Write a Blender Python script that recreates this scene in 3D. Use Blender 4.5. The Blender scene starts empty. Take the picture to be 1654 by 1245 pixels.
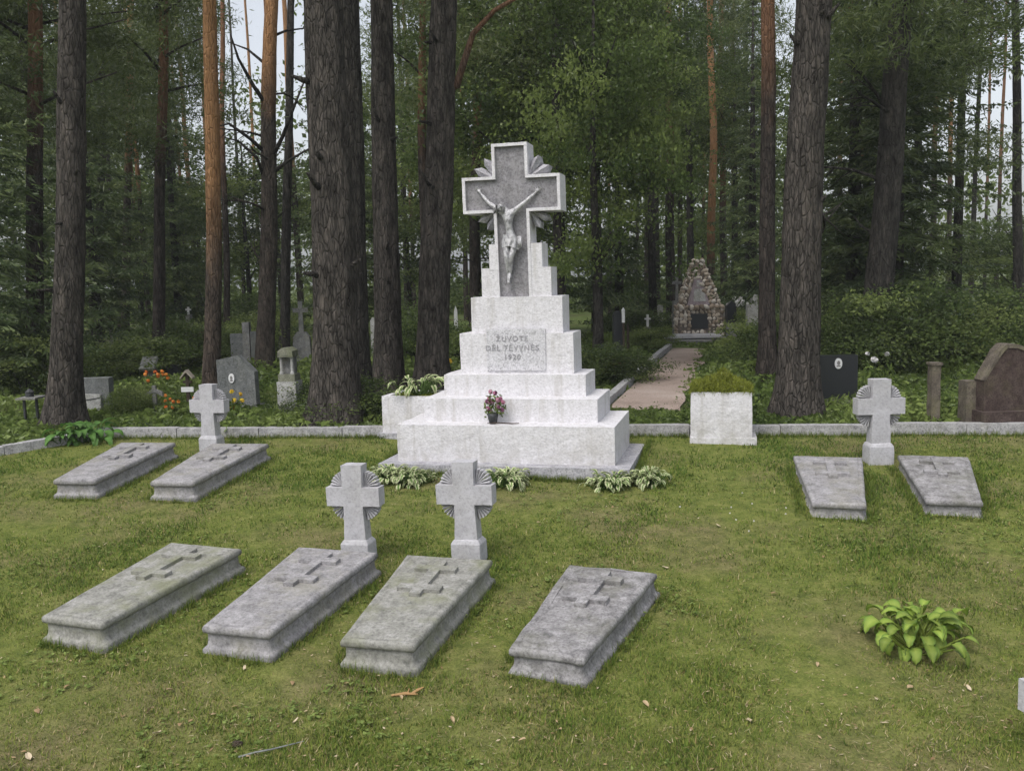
import bpy, bmesh, math, random
import numpy as np
from mathutils import Vector, Matrix, noise as mnoise

# ------------------------------------------------------------------ camera, sky, sun, exposure
SC = bpy.context.scene
COL = SC.collection
PW, PH, PF = 1654.0, 1245.0, 1500.0
PITCH = math.atan((622.5 - 450.0) / PF)
ROLL = 0.027
CAM = Vector((0, 0, 2.0))
FW = Vector((0, math.cos(PITCH), -math.sin(PITCH)))
_r0 = Vector((1, 0, 0)); _u0 = _r0.cross(FW)
RT = _r0 * math.cos(ROLL) - _u0 * math.sin(ROLL)
UP = _u0 * math.cos(ROLL) + _r0 * math.sin(ROLL)
cam = bpy.data.cameras.new('camera')
cam.sensor_width = 36; cam.lens = 36 * PF / PW
cam.clip_start = 0.1; cam.clip_end = 2000
camo = bpy.data.objects.new('camera', cam); COL.objects.link(camo)
camo.matrix_world = Matrix(((RT.x, UP.x, -FW.x, CAM.x), (RT.y, UP.y, -FW.y, CAM.y), (RT.z, UP.z, -FW.z, CAM.z), (0, 0, 0, 1)))
SC.camera = camo

SUN_EL, SUN_AZ = math.radians(58), math.radians(215)     # behind the viewer's left shoulder
wd = bpy.data.worlds.new('World'); SC.world = wd; wd.use_nodes = True
nt = wd.node_tree; nt.nodes.clear()
sky = nt.nodes.new('ShaderNodeTexSky'); sky.sky_type = 'NISHITA'; sky.sun_disc = False
sky.sun_elevation = SUN_EL; sky.sun_rotation = SUN_AZ; sky.dust_density = 4.0; sky.air_density = 1.0
hs = nt.nodes.new('ShaderNodeHueSaturation'); hs.inputs['Saturation'].default_value = 0.32
bg = nt.nodes.new('ShaderNodeBackground'); bg.inputs['Strength'].default_value = 0.15
wo = nt.nodes.new('ShaderNodeOutputWorld')
nt.links.new(sky.outputs[0], hs.inputs['Color']); nt.links.new(hs.outputs[0], bg.inputs['Color']); nt.links.new(bg.outputs[0], wo.inputs[0])
sl = bpy.data.lights.new('sun', 'SUN'); sl.energy = 0.55; sl.angle = math.radians(25); sl.color = (1, 0.96, 0.9)
so = bpy.data.objects.new('sun', sl); COL.objects.link(so)
_sd = Vector((math.sin(SUN_AZ) * math.cos(SUN_EL), math.cos(SUN_AZ) * math.cos(SUN_EL), math.sin(SUN_EL)))
so.rotation_euler = (-_sd).to_track_quat('-Z', 'Y').to_euler()
SC.view_settings.view_transform = 'Standard'; SC.view_settings.look = 'None'
SC.view_settings.exposure = 0.70; SC.view_settings.gamma = 1.0; SC.view_settings.use_curve_mapping = False
SC.cycles.max_bounces = 6; SC.cycles.diffuse_bounces = 3; SC.cycles.transmission_bounces = 3

rng = np.random.default_rng(7)
random.seed(7)

# ------------------------------------------------------------------ picture -> place helpers
A0, B0, ZF = -0.8, 0.0935, 0.25            # the lawn rises away from the viewer, the wood's floor is level
def ray(x, y): return FW + RT * ((x - PW / 2) / PF) - UP * ((y - PH / 2) / PF)
def on_lawn(x, y, dz=0.0):
    d = ray(x, y); t = (A0 + dz - CAM.z) / (d.z - B0 * d.y); return CAM + d * t
def on_floor(x, y, z=ZF):
    d = ray(x, y); t = (z - CAM.z) / d.z; return CAM + d * t
def at_y(x, y, Y):
    d = ray(x, y); return CAM + d * (Y / d.y)
def gz(x, y):
    a = A0 + B0 * y; b = ZF
    k = 0.05
    h = min(1.0, max(0.0, 0.5 + 0.5 * (b - a) / k))
    return b * (1 - h) + a * h - k * h * (1 - h)
def gz_np(y):
    a = A0 + B0 * y; k = 0.05
    h = np.clip(0.5 + 0.5 * (ZF - a) / k, 0, 1)
    return ZF * (1 - h) + a * h - k * h * (1 - h)
CORNER = (-4.99, 11.06)
def back_y(x): return CORNER[1] - 0.0904 * (x - CORNER[0])
def lawn_ymax(x): return np.where(x > CORNER[0], CORNER[1] - 0.0904 * (x - CORNER[0]), CORNER[1] + (x - CORNER[0]) * 0.67 / 0.83)

# ------------------------------------------------------------------ materials
def mat(name):
    m = bpy.data.materials.new(name); m.use_nodes = True
    t = m.node_tree; t.nodes.clear()
    return m, t, t.nodes.new('ShaderNodeOutputMaterial')
def N(t, ty, **kw):
    n = t.nodes.new(ty)
    for k, v in kw.items():
        if k in n.inputs.keys(): n.inputs[k].default_value = v
        else: setattr(n, k, v)
    return n
def ramp(t, fac, stops):
    n = t.nodes.new('ShaderNodeValToRGB'); e = n.color_ramp.elements
    while len(e) < len(stops): e.new(0.5)
    for i, (p, c) in enumerate(stops):
        e[i].position = p; e[i].color = (c[0], c[1], c[2], 1)
    t.links.new(fac, n.inputs[0]); return n
def mixc(t, fac, a, b, mode='MIX'):
    n = t.nodes.new('ShaderNodeMix'); n.data_type = 'RGBA'; n.blend_type = mode
    for s, v in ((n.inputs[0], fac), (n.inputs[6], a), (n.inputs[7], b)):
        if hasattr(v, 'links') or hasattr(v, 'is_linked'): t.links.new(v, s)
        elif isinstance(v, (int, float)): s.default_value = v
        else: s.default_value = (v[0], v[1], v[2], 1)
    return n.outputs[2]
def coords(t, scale=(1, 1, 1), kind='Object'):
    c = t.nodes.new('ShaderNodeTexCoord'); mp = t.nodes.new('ShaderNodeMapping'); mp.inputs['Scale'].default_value = scale
    t.links.new(c.outputs[kind], mp.inputs[0]); return mp.outputs[0]
def noise_tex(t, vec, scale, detail=4, rough=0.6):
    n = N(t, 'ShaderNodeTexNoise', Scale=scale, Detail=detail, Roughness=rough); t.links.new(vec, n.inputs['Vector']); return n.outputs['Fac']
def finish(t, out, color, rough=0.85, bump=None, bstr=0.3, bdist=0.01, metallic=0.0, spec=0.3):
    p = N(t, 'ShaderNodeBsdfPrincipled', Roughness=rough, Metallic=metallic)
    p.inputs['Specular IOR Level'].default_value = spec
    if isinstance(color, tuple): p.inputs['Base Color'].default_value = (*color, 1)
    else: t.links.new(color, p.inputs['Base Color'])
    if bump is not None:
        b = N(t, 'ShaderNodeBump', Strength=bstr, Distance=bdist); t.links.new(bump, b.inputs['Height']); t.links.new(b.outputs[0], p.inputs['Normal'])
    t.links.new(p.outputs[0], out.inputs[0]); return p

def m_plain(name, c, rough=0.7, spec=0.3, var=0.25, scale=9.0):
    m, t, o = mat(name); v = coords(t)
    n = noise_tex(t, v, scale, 5, 0.65)
    r = ramp(t, n, [(0.3, tuple(x * (1 - var) for x in c)), (0.7, tuple(min(1, x * (1 + var)) for x in c))])
    finish(t, o, r.outputs[0], rough, n, 0.25, 0.01, spec=spec); return m

def m_whitewash():
    m, t, o = mat('whitewash'); v = coords(t)
    big = noise_tex(t, v, 2.2, 6, 0.65); fine = noise_tex(t, v, 26, 8, 0.72)
    vo = N(t, 'ShaderNodeTexVoronoi', Scale=34.0); t.links.new(v, vo.inputs['Vector'])
    base = ramp(t, fine, [(0.26, (0.44, 0.43, 0.44)), (0.40, (0.58, 0.57, 0.59)), (0.62, (0.67, 0.66, 0.685))])
    drip = noise_tex(t, coords(t, (7, 7, 0.7)), 1.6, 5, 0.65)
    dm = ramp(t, drip, [(0.52, (0, 0, 0)), (0.74, (0.55, 0.55, 0.55))])
    c = mixc(t, dm.outputs[0], base.outputs[0], (0.34, 0.32, 0.28))
    blot = ramp(t, big, [(0.56, (0, 0, 0)), (0.72, (0.35, 0.35, 0.35))])
    c = mixc(t, blot.outputs[0], c, (0.40, 0.38, 0.36))
    pit = noise_tex(t, coords(t, (1, 1, 2.2)), 48, 5, 0.7); pm = ramp(t, pit, [(0.50, (0, 0, 0)), (0.66, (0.8, 0.8, 0.8))])
    c = mixc(t, pm.outputs[0], c, (0.37, 0.36, 0.37))
    sz = N(t, 'ShaderNodeSeparateXYZ'); tz = N(t, 'ShaderNodeTexCoord'); t.links.new(tz.outputs['Object'], sz.inputs[0])
    lo = N(t, 'ShaderNodeMapRange'); lo.inputs['From Min'].default_value = 0.46; lo.inputs['From Max'].default_value = 0.12; t.links.new(sz.outputs[2], lo.inputs['Value'])
    gr = noise_tex(t, v, 7, 6, 0.7); gm = ramp(t, gr, [(0.42, (0, 0, 0)), (0.62, (1, 1, 1))]); gl = N(t, 'ShaderNodeMath', operation='MULTIPLY'); t.links.new(lo.outputs[0], gl.inputs[0]); t.links.new(gm.outputs[0], gl.inputs[1])
    gl2 = N(t, 'ShaderNodeMath', operation='MULTIPLY'); gl2.inputs[1].default_value = 0.5; t.links.new(gl.outputs[0], gl2.inputs[0])
    c = mixc(t, gl2.outputs[0], c, (0.34, 0.325, 0.29))
    ad = N(t, 'ShaderNodeMath', operation='ADD'); t.links.new(fine, ad.inputs[0]); t.links.new(vo.outputs['Distance'], ad.inputs[1])
    finish(t, o, c, 0.9, ad.outputs[0], 0.32, 0.008, spec=0.15); return m

def m_concrete(name, dark, mid, light, lichen=(0.20, 0.19, 0.10), lich=0.35, blot=0.55, grain=0.45):
    m, t, o = mat(name); v = coords(t)
    oi = N(t, 'ShaderNodeObjectInfo'); sc = N(t, 'ShaderNodeMath', operation='MULTIPLY'); sc.inputs[1].default_value = 37.0
    t.links.new(oi.outputs['Random'], sc.inputs[0])
    va = N(t, 'ShaderNodeVectorMath', operation='ADD'); t.links.new(v, va.inputs[0]); t.links.new(sc.outputs[0], va.inputs[1]); v = va.outputs[0]
    big = noise_tex(t, v, 3.2, 6, 0.7); fine = noise_tex(t, v, 55, 6, 0.7); med = noise_tex(t, v, 11, 6, 0.68)
    r = ramp(t, med, [(0.30, dark), (0.5, mid), (0.70, light)])
    sp = ramp(t, fine, [(0.32, (grain,) * 3), (0.5, (1, 1, 1)), (0.7, (1.25 - 0.2 * (grain > 0.6),) * 3)])
    c = mixc(t, 1.0, r.outputs[0], sp.outputs[0], 'MULTIPLY')
    lm = ramp(t, big, [(0.48, (0, 0, 0)), (0.66, (lich, lich, lich))])
    c = mixc(t, lm.outputs[0], c, lichen)
    dk = noise_tex(t, v, 6.5, 8, 0.75)
    dm = ramp(t, dk, [(0.57, (0, 0, 0)), (0.70, (blot, blot, blot))])
    c = mixc(t, dm.outputs[0], c, (dark[0] * 0.45, dark[1] * 0.47, dark[2] * 0.42))
    finish(t, o, c, 0.92, fine, 0.5, 0.006, spec=0.2); return m

def m_bark(name, low, low2, high, high2, z0, z1):
    m, t, o = mat(name); v = coords(t, (1, 1, 0.22))
    v = coords(t, (1, 1, 0.26)); n1 = noise_tex(t, v, 24, 6, 0.72); n2 = noise_tex(t, coords(t, (1, 1, 0.5)), 3.0, 4, 0.6)
    vo = N(t, 'ShaderNodeTexVoronoi', Scale=24.0); vo.feature = 'DISTANCE_TO_EDGE'; t.links.new(v, vo.inputs['Vector'])
    a = ramp(t, n1, [(0.3, low), (0.7, low2)]); b = ramp(t, n1, [(0.3, high), (0.7, high2)])
    cr = ramp(t, vo.outputs['Distance'], [(0.0, (0.50, 0.50, 0.50)), (0.12, (1, 1, 1))])
    n3 = noise_tex(t, coords(t, (1, 1, 0.30)), 9, 5, 0.7); pl_ = ramp(t, n3, [(0.34, (0.42, 0.42, 0.42)), (0.52, (1, 1, 1)), (0.68, (1.55, 1.5, 1.45))])
    a2 = mixc(t, 0.6, a.outputs[0], cr.outputs[0], 'MULTIPLY'); a2 = mixc(t, 1.0, a2, pl_.outputs[0], 'MULTIPLY')
    sx = N(t, 'ShaderNodeSeparateXYZ'); tc = N(t, 'ShaderNodeTexCoord'); t.links.new(tc.outputs['Object'], sx.inputs[0])
    mr = N(t, 'ShaderNodeMapRange'); mr.inputs['From Min'].default_value = z0; mr.inputs['From Max'].default_value = z1
    ad = N(t, 'ShaderNodeMath', operation='MULTIPLY_ADD'); ad.inputs[1].default_value = (z1 - z0) * 1.2; t.links.new(n2, ad.inputs[0]); t.links.new(sx.outputs[2], ad.inputs[2])
    su = N(t, 'ShaderNodeMath', operation='SUBTRACT'); su.inputs[1].default_value = (z1 - z0) * 0.6; t.links.new(ad.outputs[0], su.inputs[0])
    t.links.new(su.outputs[0], mr.inputs['Value'])
    c = mixc(t, mr.outputs[0], a2, b.outputs[0])
    ad2 = N(t, 'ShaderNodeMath', operation='ADD'); t.links.new(n1, ad2.inputs[0]); t.links.new(cr.outputs[0], ad2.inputs[1])
    finish(t, o, c, 0.95, ad2.outputs[0], 1.0, 0.035, spec=0.1); return m

def m_leaf(name, stops, trans=0.35, rough=0.6, gloss=0.045):
    m, t, o = mat(name)
    at = N(t, 'ShaderNodeAttribute', attribute_name='tint')
    oi = N(t, 'ShaderNodeObjectInfo')
    r = ramp(t, at.outputs['Fac'], stops)
    hv = N(t, 'ShaderNodeHueSaturation')
    mr = N(t, 'ShaderNodeMapRange'); mr.inputs['To Min'].default_value = 0.8; mr.inputs['To Max'].default_value = 1.25
    t.links.new(oi.outputs['Random'], mr.inputs[0]); t.links.new(mr.outputs[0], hv.inputs['Value']); t.links.new(r.outputs[0], hv.inputs['Color'])
    d = N(t, 'ShaderNodeBsdfDiffuse'); tr = N(t, 'ShaderNodeBsdfTranslucent'); g = N(t, 'ShaderNodeBsdfGlossy', Roughness=rough)
    t.links.new(hv.outputs[0], d.inputs[0]); t.links.new(hv.outputs[0], tr.inputs[0]); g.inputs[0].default_value = (0.5, 0.5, 0.5, 1)
    m1 = N(t, 'ShaderNodeMixShader', Fac=trans); t.links.new(d.outputs[0], m1.inputs[1]); t.links.new(tr.outputs[0], m1.inputs[2])
    fr = N(t, 'ShaderNodeFresnel', IOR=1.35); mu = N(t, 'ShaderNodeMath', operation='MULTIPLY'); mu.inputs[1].default_value = gloss * 3
    t.links.new(fr.outputs[0], mu.inputs[0])
    m2 = N(t, 'ShaderNodeMixShader'); t.links.new(mu.outputs[0], m2.inputs[0]); t.links.new(m1.outputs[0], m2.inputs[1]); t.links.new(g.outputs[0], m2.inputs[2])
    t.links.new(m2.outputs[0], o.inputs[0]); return m

def m_lawn():
    m, t, o = mat('lawn_turf'); v = coords(t)
    a = noise_tex(t, v, 0.75, 5, 0.6); b = noise_tex(t, v, 9, 6, 0.7); c = noise_tex(t, v, 70, 4, 0.7)
    g = ramp(t, b, [(0.28, (0.070, 0.100, 0.022)), (0.5, (0.138, 0.165, 0.038)), (0.74, (0.220, 0.225, 0.070))])
    br = ramp(t, b, [(0.3, (0.100, 0.080, 0.045)), (0.7, (0.245, 0.190, 0.115))])
    am = ramp(t, a, [(0.46, (0.04, 0.04, 0.04)), (0.68, (0.68, 0.68, 0.68))])
    x = mixc(t, am.outputs[0], g.outputs[0], br.outputs[0])
    sp = ramp(t, c, [(0.3, (0.55, 0.55, 0.55)), (0.6, (1.1, 1.1, 1.1))])
    x = mixc(t, 1.0, x, sp.outputs[0], 'MULTIPLY')
    ad = N(t, 'ShaderNodeMath', operation='ADD'); t.links.new(b, ad.inputs[0]); t.links.new(c, ad.inputs[1])
    finish(t, o, x, 0.95, ad.outputs[0], 0.6, 0.02, spec=0.1); return m
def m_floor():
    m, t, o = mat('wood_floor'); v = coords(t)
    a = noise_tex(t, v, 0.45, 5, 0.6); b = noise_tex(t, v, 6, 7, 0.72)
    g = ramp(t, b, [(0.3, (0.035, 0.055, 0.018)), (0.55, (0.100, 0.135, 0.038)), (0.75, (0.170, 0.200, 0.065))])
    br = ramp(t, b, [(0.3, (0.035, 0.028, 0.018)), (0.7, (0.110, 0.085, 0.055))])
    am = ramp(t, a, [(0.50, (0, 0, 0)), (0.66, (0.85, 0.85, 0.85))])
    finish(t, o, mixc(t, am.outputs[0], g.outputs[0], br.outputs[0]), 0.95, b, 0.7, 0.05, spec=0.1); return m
def m_path():
    m, t, o = mat('sandy_path'); v = coords(t)
    b = noise_tex(t, v, 1.1, 6, 0.6); c = noise_tex(t, v, 40, 4, 0.7)
    r = ramp(t, b, [(0.3, (0.22, 0.170, 0.140)), (0.5, (0.32, 0.255, 0.218)), (0.68, (0.38, 0.315, 0.275))])
    sp = ramp(t, c, [(0.3, (0.65, 0.65, 0.65)), (0.6, (1.1, 1.1, 1.1))])
    finish(t, o, mixc(t, 1.0, r.outputs[0], sp.outputs[0], 'MULTIPLY'), 0.95, c, 0.4, 0.01, spec=0.1); return m
def m_hosta(name, edge, mid, rim, width):
    m, t, o = mat(name)
    uv = N(t, 'ShaderNodeUVMap', uv_map='leafmap'); sx = N(t, 'ShaderNodeSeparateXYZ'); t.links.new(uv.outputs[0], sx.inputs[0])
    at = N(t, 'ShaderNodeAttribute', attribute_name='tint')
    w = N(t, 'ShaderNodeTexWave', Scale=7.0, Distortion=0.4); t.links.new(uv.outputs[0], w.inputs['Vector'])
    r = ramp(t, sx.outputs[0], [(0.0, mid), (max(0.01, width - 0.12), edge), (width, rim), (1.0, rim)])
    tv = ramp(t, at.outputs['Fac'], [(0, (0.65, 0.65, 0.65)), (1, (1.15, 1.15, 1.15))])
    c = mixc(t, 1.0, r.outputs[0], tv.outputs[0], 'MULTIPLY')
    p = finish(t, o, c, 0.5, w.outputs['Fac'], 0.25, 0.006, spec=0.3)
    p.inputs['Subsurface Weight'].default_value = 0.0
    tr = N(t, 'ShaderNodeBsdfTranslucent'); t.links.new(c, tr.inputs[0])
    mx = N(t, 'ShaderNodeMixShader', Fac=0.3); t.links.new(p.outputs[0], mx.inputs[1]); t.links.new(tr.outputs[0], mx.inputs[2]); t.links.new(mx.outputs[0], o.inputs[0])
    return m
def m_cobble():
    m, t, o = mat('fieldstone'); v = coords(t)
    at = N(t, 'ShaderNodeAttribute', attribute_name='tint')
    r = ramp(t, at.outputs['Fac'], [(0, (0.22, 0.170, 0.125)), (0.35, (0.44, 0.360, 0.275)), (0.65, (0.56, 0.49, 0.41)), (1, (0.68, 0.63, 0.57))])
    n = noise_tex(t, v, 24, 5, 0.7); s = ramp(t, n, [(0.3, (0.6, 0.6, 0.6)), (0.7, (1.15, 1.15, 1.15))])
    finish(t, o, mixc(t, 1.0, r.outputs[0], s.outputs[0], 'MULTIPLY'), 0.85, n, 0.4, 0.01); return m
def m_tint(name, stops, rough=0.7):
    m, t, o = mat(name); at = N(t, 'ShaderNodeAttribute', attribute_name='tint')
    finish(t, o, ramp(t, at.outputs['Fac'], stops).outputs[0], rough); return m

def m_figure():
    m, t, o = mat('grey_painted_figure'); v = coords(t); n = noise_tex(t, v, 30, 5, 0.65); n2 = noise_tex(t, v, 85, 4, 0.7)
    r = ramp(t, n, [(0.34, (0.17, 0.17, 0.175)), (0.5, (0.44, 0.435, 0.45)), (0.68, (0.58, 0.575, 0.59))])
    ad = N(t, 'ShaderNodeMath', operation='ADD'); t.links.new(n, ad.inputs[0]); t.links.new(n2, ad.inputs[1])
    finish(t, o, r.outputs[0], 0.42, ad.outputs[0], 0.6, 0.012, metallic=0.35, spec=0.5); return m
M = dict(
    white=m_whitewash(),
    slab=m_concrete('weathered_concrete', (0.165, 0.162, 0.167), (0.27, 0.262, 0.268), (0.36, 0.35, 0.36), lich=0.3, blot=0.4, grain=0.58),
    slabgreen=m_concrete('mossy_slab_concrete', (0.155, 0.155, 0.140), (0.255, 0.252, 0.230), (0.345, 0.34, 0.325), lichen=(0.19, 0.20, 0.11), lich=0.6, blot=0.4, grain=0.58),
    slabdark=m_concrete('chipped_slab_concrete', (0.120, 0.118, 0.118), (0.25, 0.242, 0.245), (0.38, 0.372, 0.378), lichen=(0.13, 0.13, 0.09), lich=0.5, blot=0.75, grain=0.5),
    crossgrey=m_concrete('pale_concrete', (0.36, 0.355, 0.372), (0.42, 0.415, 0.435), (0.475, 0.47, 0.495), lich=0.12, blot=0.2, grain=0.72),
    curb=m_concrete('kerb_concrete', (0.22, 0.22, 0.225), (0.34, 0.335, 0.34), (0.44, 0.435, 0.44), lich=0.2),
    plinth=m_concrete('plinth_concrete', (0.24, 0.24, 0.26), (0.36, 0.355, 0.38), (0.48, 0.47, 0.50), lich=0.15),
    panel=m_concrete('aggregate_panel', (0.17, 0.165, 0.175), (0.235, 0.228, 0.242), (0.30, 0.29, 0.31), lich=0.08),
    plaque=m_concrete('plaque_concrete', (0.47, 0.465, 0.49), (0.53, 0.525, 0.55), (0.58, 0.57, 0.60), lich=0.05),
    letters=m_plain('worn_letter_grey', (0.30, 0.295, 0.31), 0.9),
    figure=m_figure(),
    figdark=m_plain('grey_figure_hair', (0.22, 0.215, 0.225), 0.6, 0.3, 0.25, 20),
    lawn=m_lawn(), floor=m_floor(), path=m_path(),
    bark_dark=m_bark('pine_bark_dark', (0.030, 0.028, 0.025), (0.085, 0.078, 0.070), (0.05, 0.042, 0.036), (0.12, 0.10, 0.085), 8, 14),
    bark_grey=m_bark('pine_bark_grey', (0.034, 0.031, 0.027), (0.118, 0.105, 0.094), (0.06, 0.054, 0.048), (0.13, 0.115, 0.10), 6, 12),
    bark_bright=m_bark('pine_bark_bright', (0.050, 0.042, 0.036), (0.140, 0.110, 0.088), (0.23, 0.120, 0.056), (0.46, 0.260, 0.130), 1.9, 3.4),
    bark_orange=m_bark('pine_bark_orange', (0.040, 0.035, 0.030), (0.110, 0.092, 0.078), (0.24, 0.125, 0.060), (0.48, 0.270, 0.135), 4.8, 6.3),
    bark_rust=m_bark('pine_bark_rust', (0.032, 0.028, 0.025), (0.088, 0.074, 0.065), (0.15, 0.080, 0.048), (0.29, 0.155, 0.088), 4.0, 6.0),
    spruce=m_leaf('spruce_needles', [(0, (0.046, 0.070, 0.032)), (0.5, (0.096, 0.132, 0.054)), (1, (0.175, 0.215, 0.082))], 0.38),
    pine=m_leaf('pine_needles', [(0, (0.050, 0.072, 0.030)), (0.5, (0.104, 0.136, 0.050)), (1, (0.185, 0.218, 0.076))], 0.38),
    broad=m_leaf('broad_leaves', [(0, (0.052, 0.080, 0.026)), (0.5, (0.125, 0.172, 0.052)), (1, (0.235, 0.290, 0.090))], 0.5),
    birch=m_leaf('birch_leaves', [(0, (0.060, 0.092, 0.026)), (0.5, (0.130, 0.175, 0.052)), (1, (0.230, 0.280, 0.095))], 0.45),
    shrub=m_leaf('shrub_leaves', [(0, (0.046, 0.070, 0.026)), (0.5, (0.105, 0.145, 0.046)), (1, (0.200, 0.245, 0.078))], 0.45),
    grass=m_leaf('grass_blades', [(0, (0.068, 0.122, 0.024)), (0.4, (0.142, 0.194, 0.038)), (0.72, (0.235, 0.252, 0.064)), (0.88, (0.30, 0.225, 0.105)), (1, (0.44, 0.37, 0.22))], 0.35, 0.6, 0.05),
    weeds=m_leaf('weed_leaves', [(0, (0.040, 0.066, 0.018)), (0.5, (0.105, 0.150, 0.038)), (1, (0.210, 0.265, 0.080))], 0.35),
    hosta=m_hosta('bright_hosta_leaf', (0.22, 0.32, 0.050), (0.34, 0.44, 0.085), (0.15, 0.25, 0.040), 0.85),
    hosta_white=m_hosta('variegated_hosta_leaf', (0.13, 0.23, 0.05), (0.15, 0.26, 0.06), (0.58, 0.61, 0.36), 0.42),
    hosta_green=m_hosta('green_hosta_leaf', (0.08, 0.18, 0.035), (0.11, 0.23, 0.045), (0.07, 0.16, 0.03), 0.85),
    soil=m_plain('dark_soil', (0.040, 0.032, 0.024), 0.95, 0.1, 0.4, 30),
    moss=m_leaf('planter_moss', [(0, (0.110, 0.135, 0.016)), (0.5, (0.215, 0.245, 0.036)), (1, (0.33, 0.35, 0.080))], 0.3),
    granite=m_concrete('grey_granite', (0.105, 0.112, 0.112), (0.145, 0.152, 0.152), (0.19, 0.198, 0.197), lich=0.1),
    palestone=m_concrete('pale_stone', (0.26, 0.26, 0.255), (0.36, 0.36, 0.35), (0.47, 0.465, 0.455), lich=0.3),
    greystone=m_concrete('mid_grey_stone', (0.13, 0.13, 0.13), (0.20, 0.20, 0.198), (0.28, 0.275, 0.27), lich=0.4),
    mossstone=m_concrete('mossy_stone', (0.11, 0.115, 0.09), (0.18, 0.185, 0.14), (0.25, 0.25, 0.20), lichen=(0.10, 0.12, 0.04), lich=0.6),
    black=m_plain('polished_black_granite', (0.022, 0.024, 0.028), 0.28, 0.5, 0.3, 60),
    brown=m_concrete('brown_granite', (0.038, 0.027, 0.024), (0.064, 0.046, 0.042), (0.090, 0.068, 0.062), lich=0.15),
    brownedge=m_concrete('brown_rough_stone', (0.07, 0.060, 0.048), (0.115, 0.098, 0.080), (0.17, 0.148, 0.122), lich=0.4),
    red=m_concrete('dark_red_granite', (0.07, 0.035, 0.034), (0.12, 0.060, 0.056), (0.16, 0.09, 0.08), lich=0.05),
    enamel=m_plain('white_enamel', (0.72, 0.72, 0.72), 0.3, 0.5, 0.06),
    photo=m_plain('grey_portrait_print', (0.22, 0.21, 0.21), 0.4, 0.4, 0.4, 40),
    whitepaint=m_plain('white_paint', (0.70, 0.70, 0.69), 0.6, 0.3, 0.12),
    wood=m_plain('dark_weathered_wood', (0.055, 0.042, 0.032), 0.85, 0.2, 0.35, 14),
    wood_pale=m_plain('pale_weathered_wood', (0.33, 0.29, 0.24), 0.85, 0.2, 0.2, 14),
    iron=m_plain('dark_iron', (0.030, 0.032, 0.035), 0.5, 0.4, 0.3, 20),
    purplestone=m_concrete('mauve_plaque_stone', (0.20, 0.165, 0.175), (0.27, 0.225, 0.24), (0.34, 0.29, 0.31), lich=0.05),
    cobble=m_cobble(),
    mortar=m_plain('mortar', (0.13, 0.11, 0.095), 0.95, 0.1, 0.3, 20),
    flower_red=m_tint('red_petals', [(0, (0.35, 0.02, 0.02)), (1, (0.60, 0.07, 0.05))]),
    flower_mix=m_tint('mixed_petals', [(0, (0.16, 0.05, 0.13)), (0.5, (0.38, 0.14, 0.22)), (1, (0.60, 0.42, 0.45))]),
    flower_yellow=m_tint('yellow_petals', [(0, (0.60, 0.36, 0.02)), (1, (0.80, 0.58, 0.05))]),
    flower_orange=m_tint('orange_petals', [(0, (0.55, 0.12, 0.02)), (1, (0.72, 0.30, 0.06))]),
    flower_white=m_tint('white_petals', [(0, (0.62, 0.60, 0.60)), (1, (0.80, 0.78, 0.78))]),
    dead=m_tint('dry_leaf', [(0, (0.20, 0.12, 0.06)), (0.5, (0.34, 0.24, 0.13)), (1, (0.50, 0.42, 0.30))]),
    twig=m_plain('grey_twig', (0.19, 0.20, 0.19), 0.9, 0.1, 0.3, 30),
    glassred=m_plain('red_glass', (0.30, 0.02, 0.02), 0.15, 0.5, 0.1),
)

# ------------------------------------------------------------------ object helpers
def link(name, me, m=None, parent=None, loc=None, rz=None, smooth=False):
    o = bpy.data.objects.new(name, me); COL.objects.link(o)
    if m is not None and me is not None and len(me.materials) == 0: me.materials.append(m)
    if parent is not None: o.parent = parent
    if loc is not None: o.location = loc
    if rz is not None: o.rotation_euler = (0, 0, rz)
    if smooth and me is not None: me.polygons.foreach_set('use_smooth', [True] * len(me.polygons))
    return o
def tag(o, label, cat, group=None):
    o['label'] = label; o['category'] = cat; o['kind'] = 'thing'
    if group: o['group'] = group
    return o
def thing(name, label, cat, loc=(0, 0, 0), rz=0.0, group=None):
    o = bpy.data.objects.new(name, None); COL.objects.link(o); o.empty_display_size = 0.2
    o.location = loc; o.rotation_euler = (0, 0, rz)
    return tag(o, label, cat, group)
def from_bm(name, bm, smooth=False):
    bmesh.ops.recalc_face_normals(bm, faces=bm.faces)
    me = bpy.data.meshes.new(name); bm.to_mesh(me); bm.free()
    if smooth: me.polygons.foreach_set('use_smooth', [True] * len(me.polygons))
    return me
def np_mesh(name, V, k, tint=None):
    V = np.asarray(V, dtype=np.float32).reshape(-1, 3); n = len(V) // k
    me = bpy.data.meshes.new(name)
    me.from_pydata(V, [], np.arange(n * k).reshape(n, k))
    if tint is not None:
        a = me.attributes.new('tint', 'FLOAT', 'FACE'); a.data.foreach_set('value', np.asarray(tint, dtype=np.float32))
    return me
def add_box(bm, x0, x1, y0, y1, z0, z1):
    v = [bm.verts.new(p) for p in ((x0, y0, z0), (x1, y0, z0), (x1, y1, z0), (x0, y1, z0), (x0, y0, z1), (x1, y0, z1), (x1, y1, z1), (x0, y1, z1))]
    return [bm.faces.new([v[i] for i in f]) for f in ((0, 3, 2, 1), (4, 5, 6, 7), (0, 1, 5, 4), (1, 2, 6, 5), (2, 3, 7, 6), (3, 0, 4, 7))]
def add_prism(bm, pts, y0, y1):
    """outline pts (x, z) extruded from y0 to y1"""
    a = [bm.verts.new((x, y0, z)) for x, z in pts]; b = [bm.verts.new((x, y1, z)) for x, z in pts]
    n = len(pts); bm.faces.new(a); bm.faces.new(b[::-1])
    for i in range(n): bm.faces.new((a[i], b[i], b[(i + 1) % n], a[(i + 1) % n]))
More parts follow.
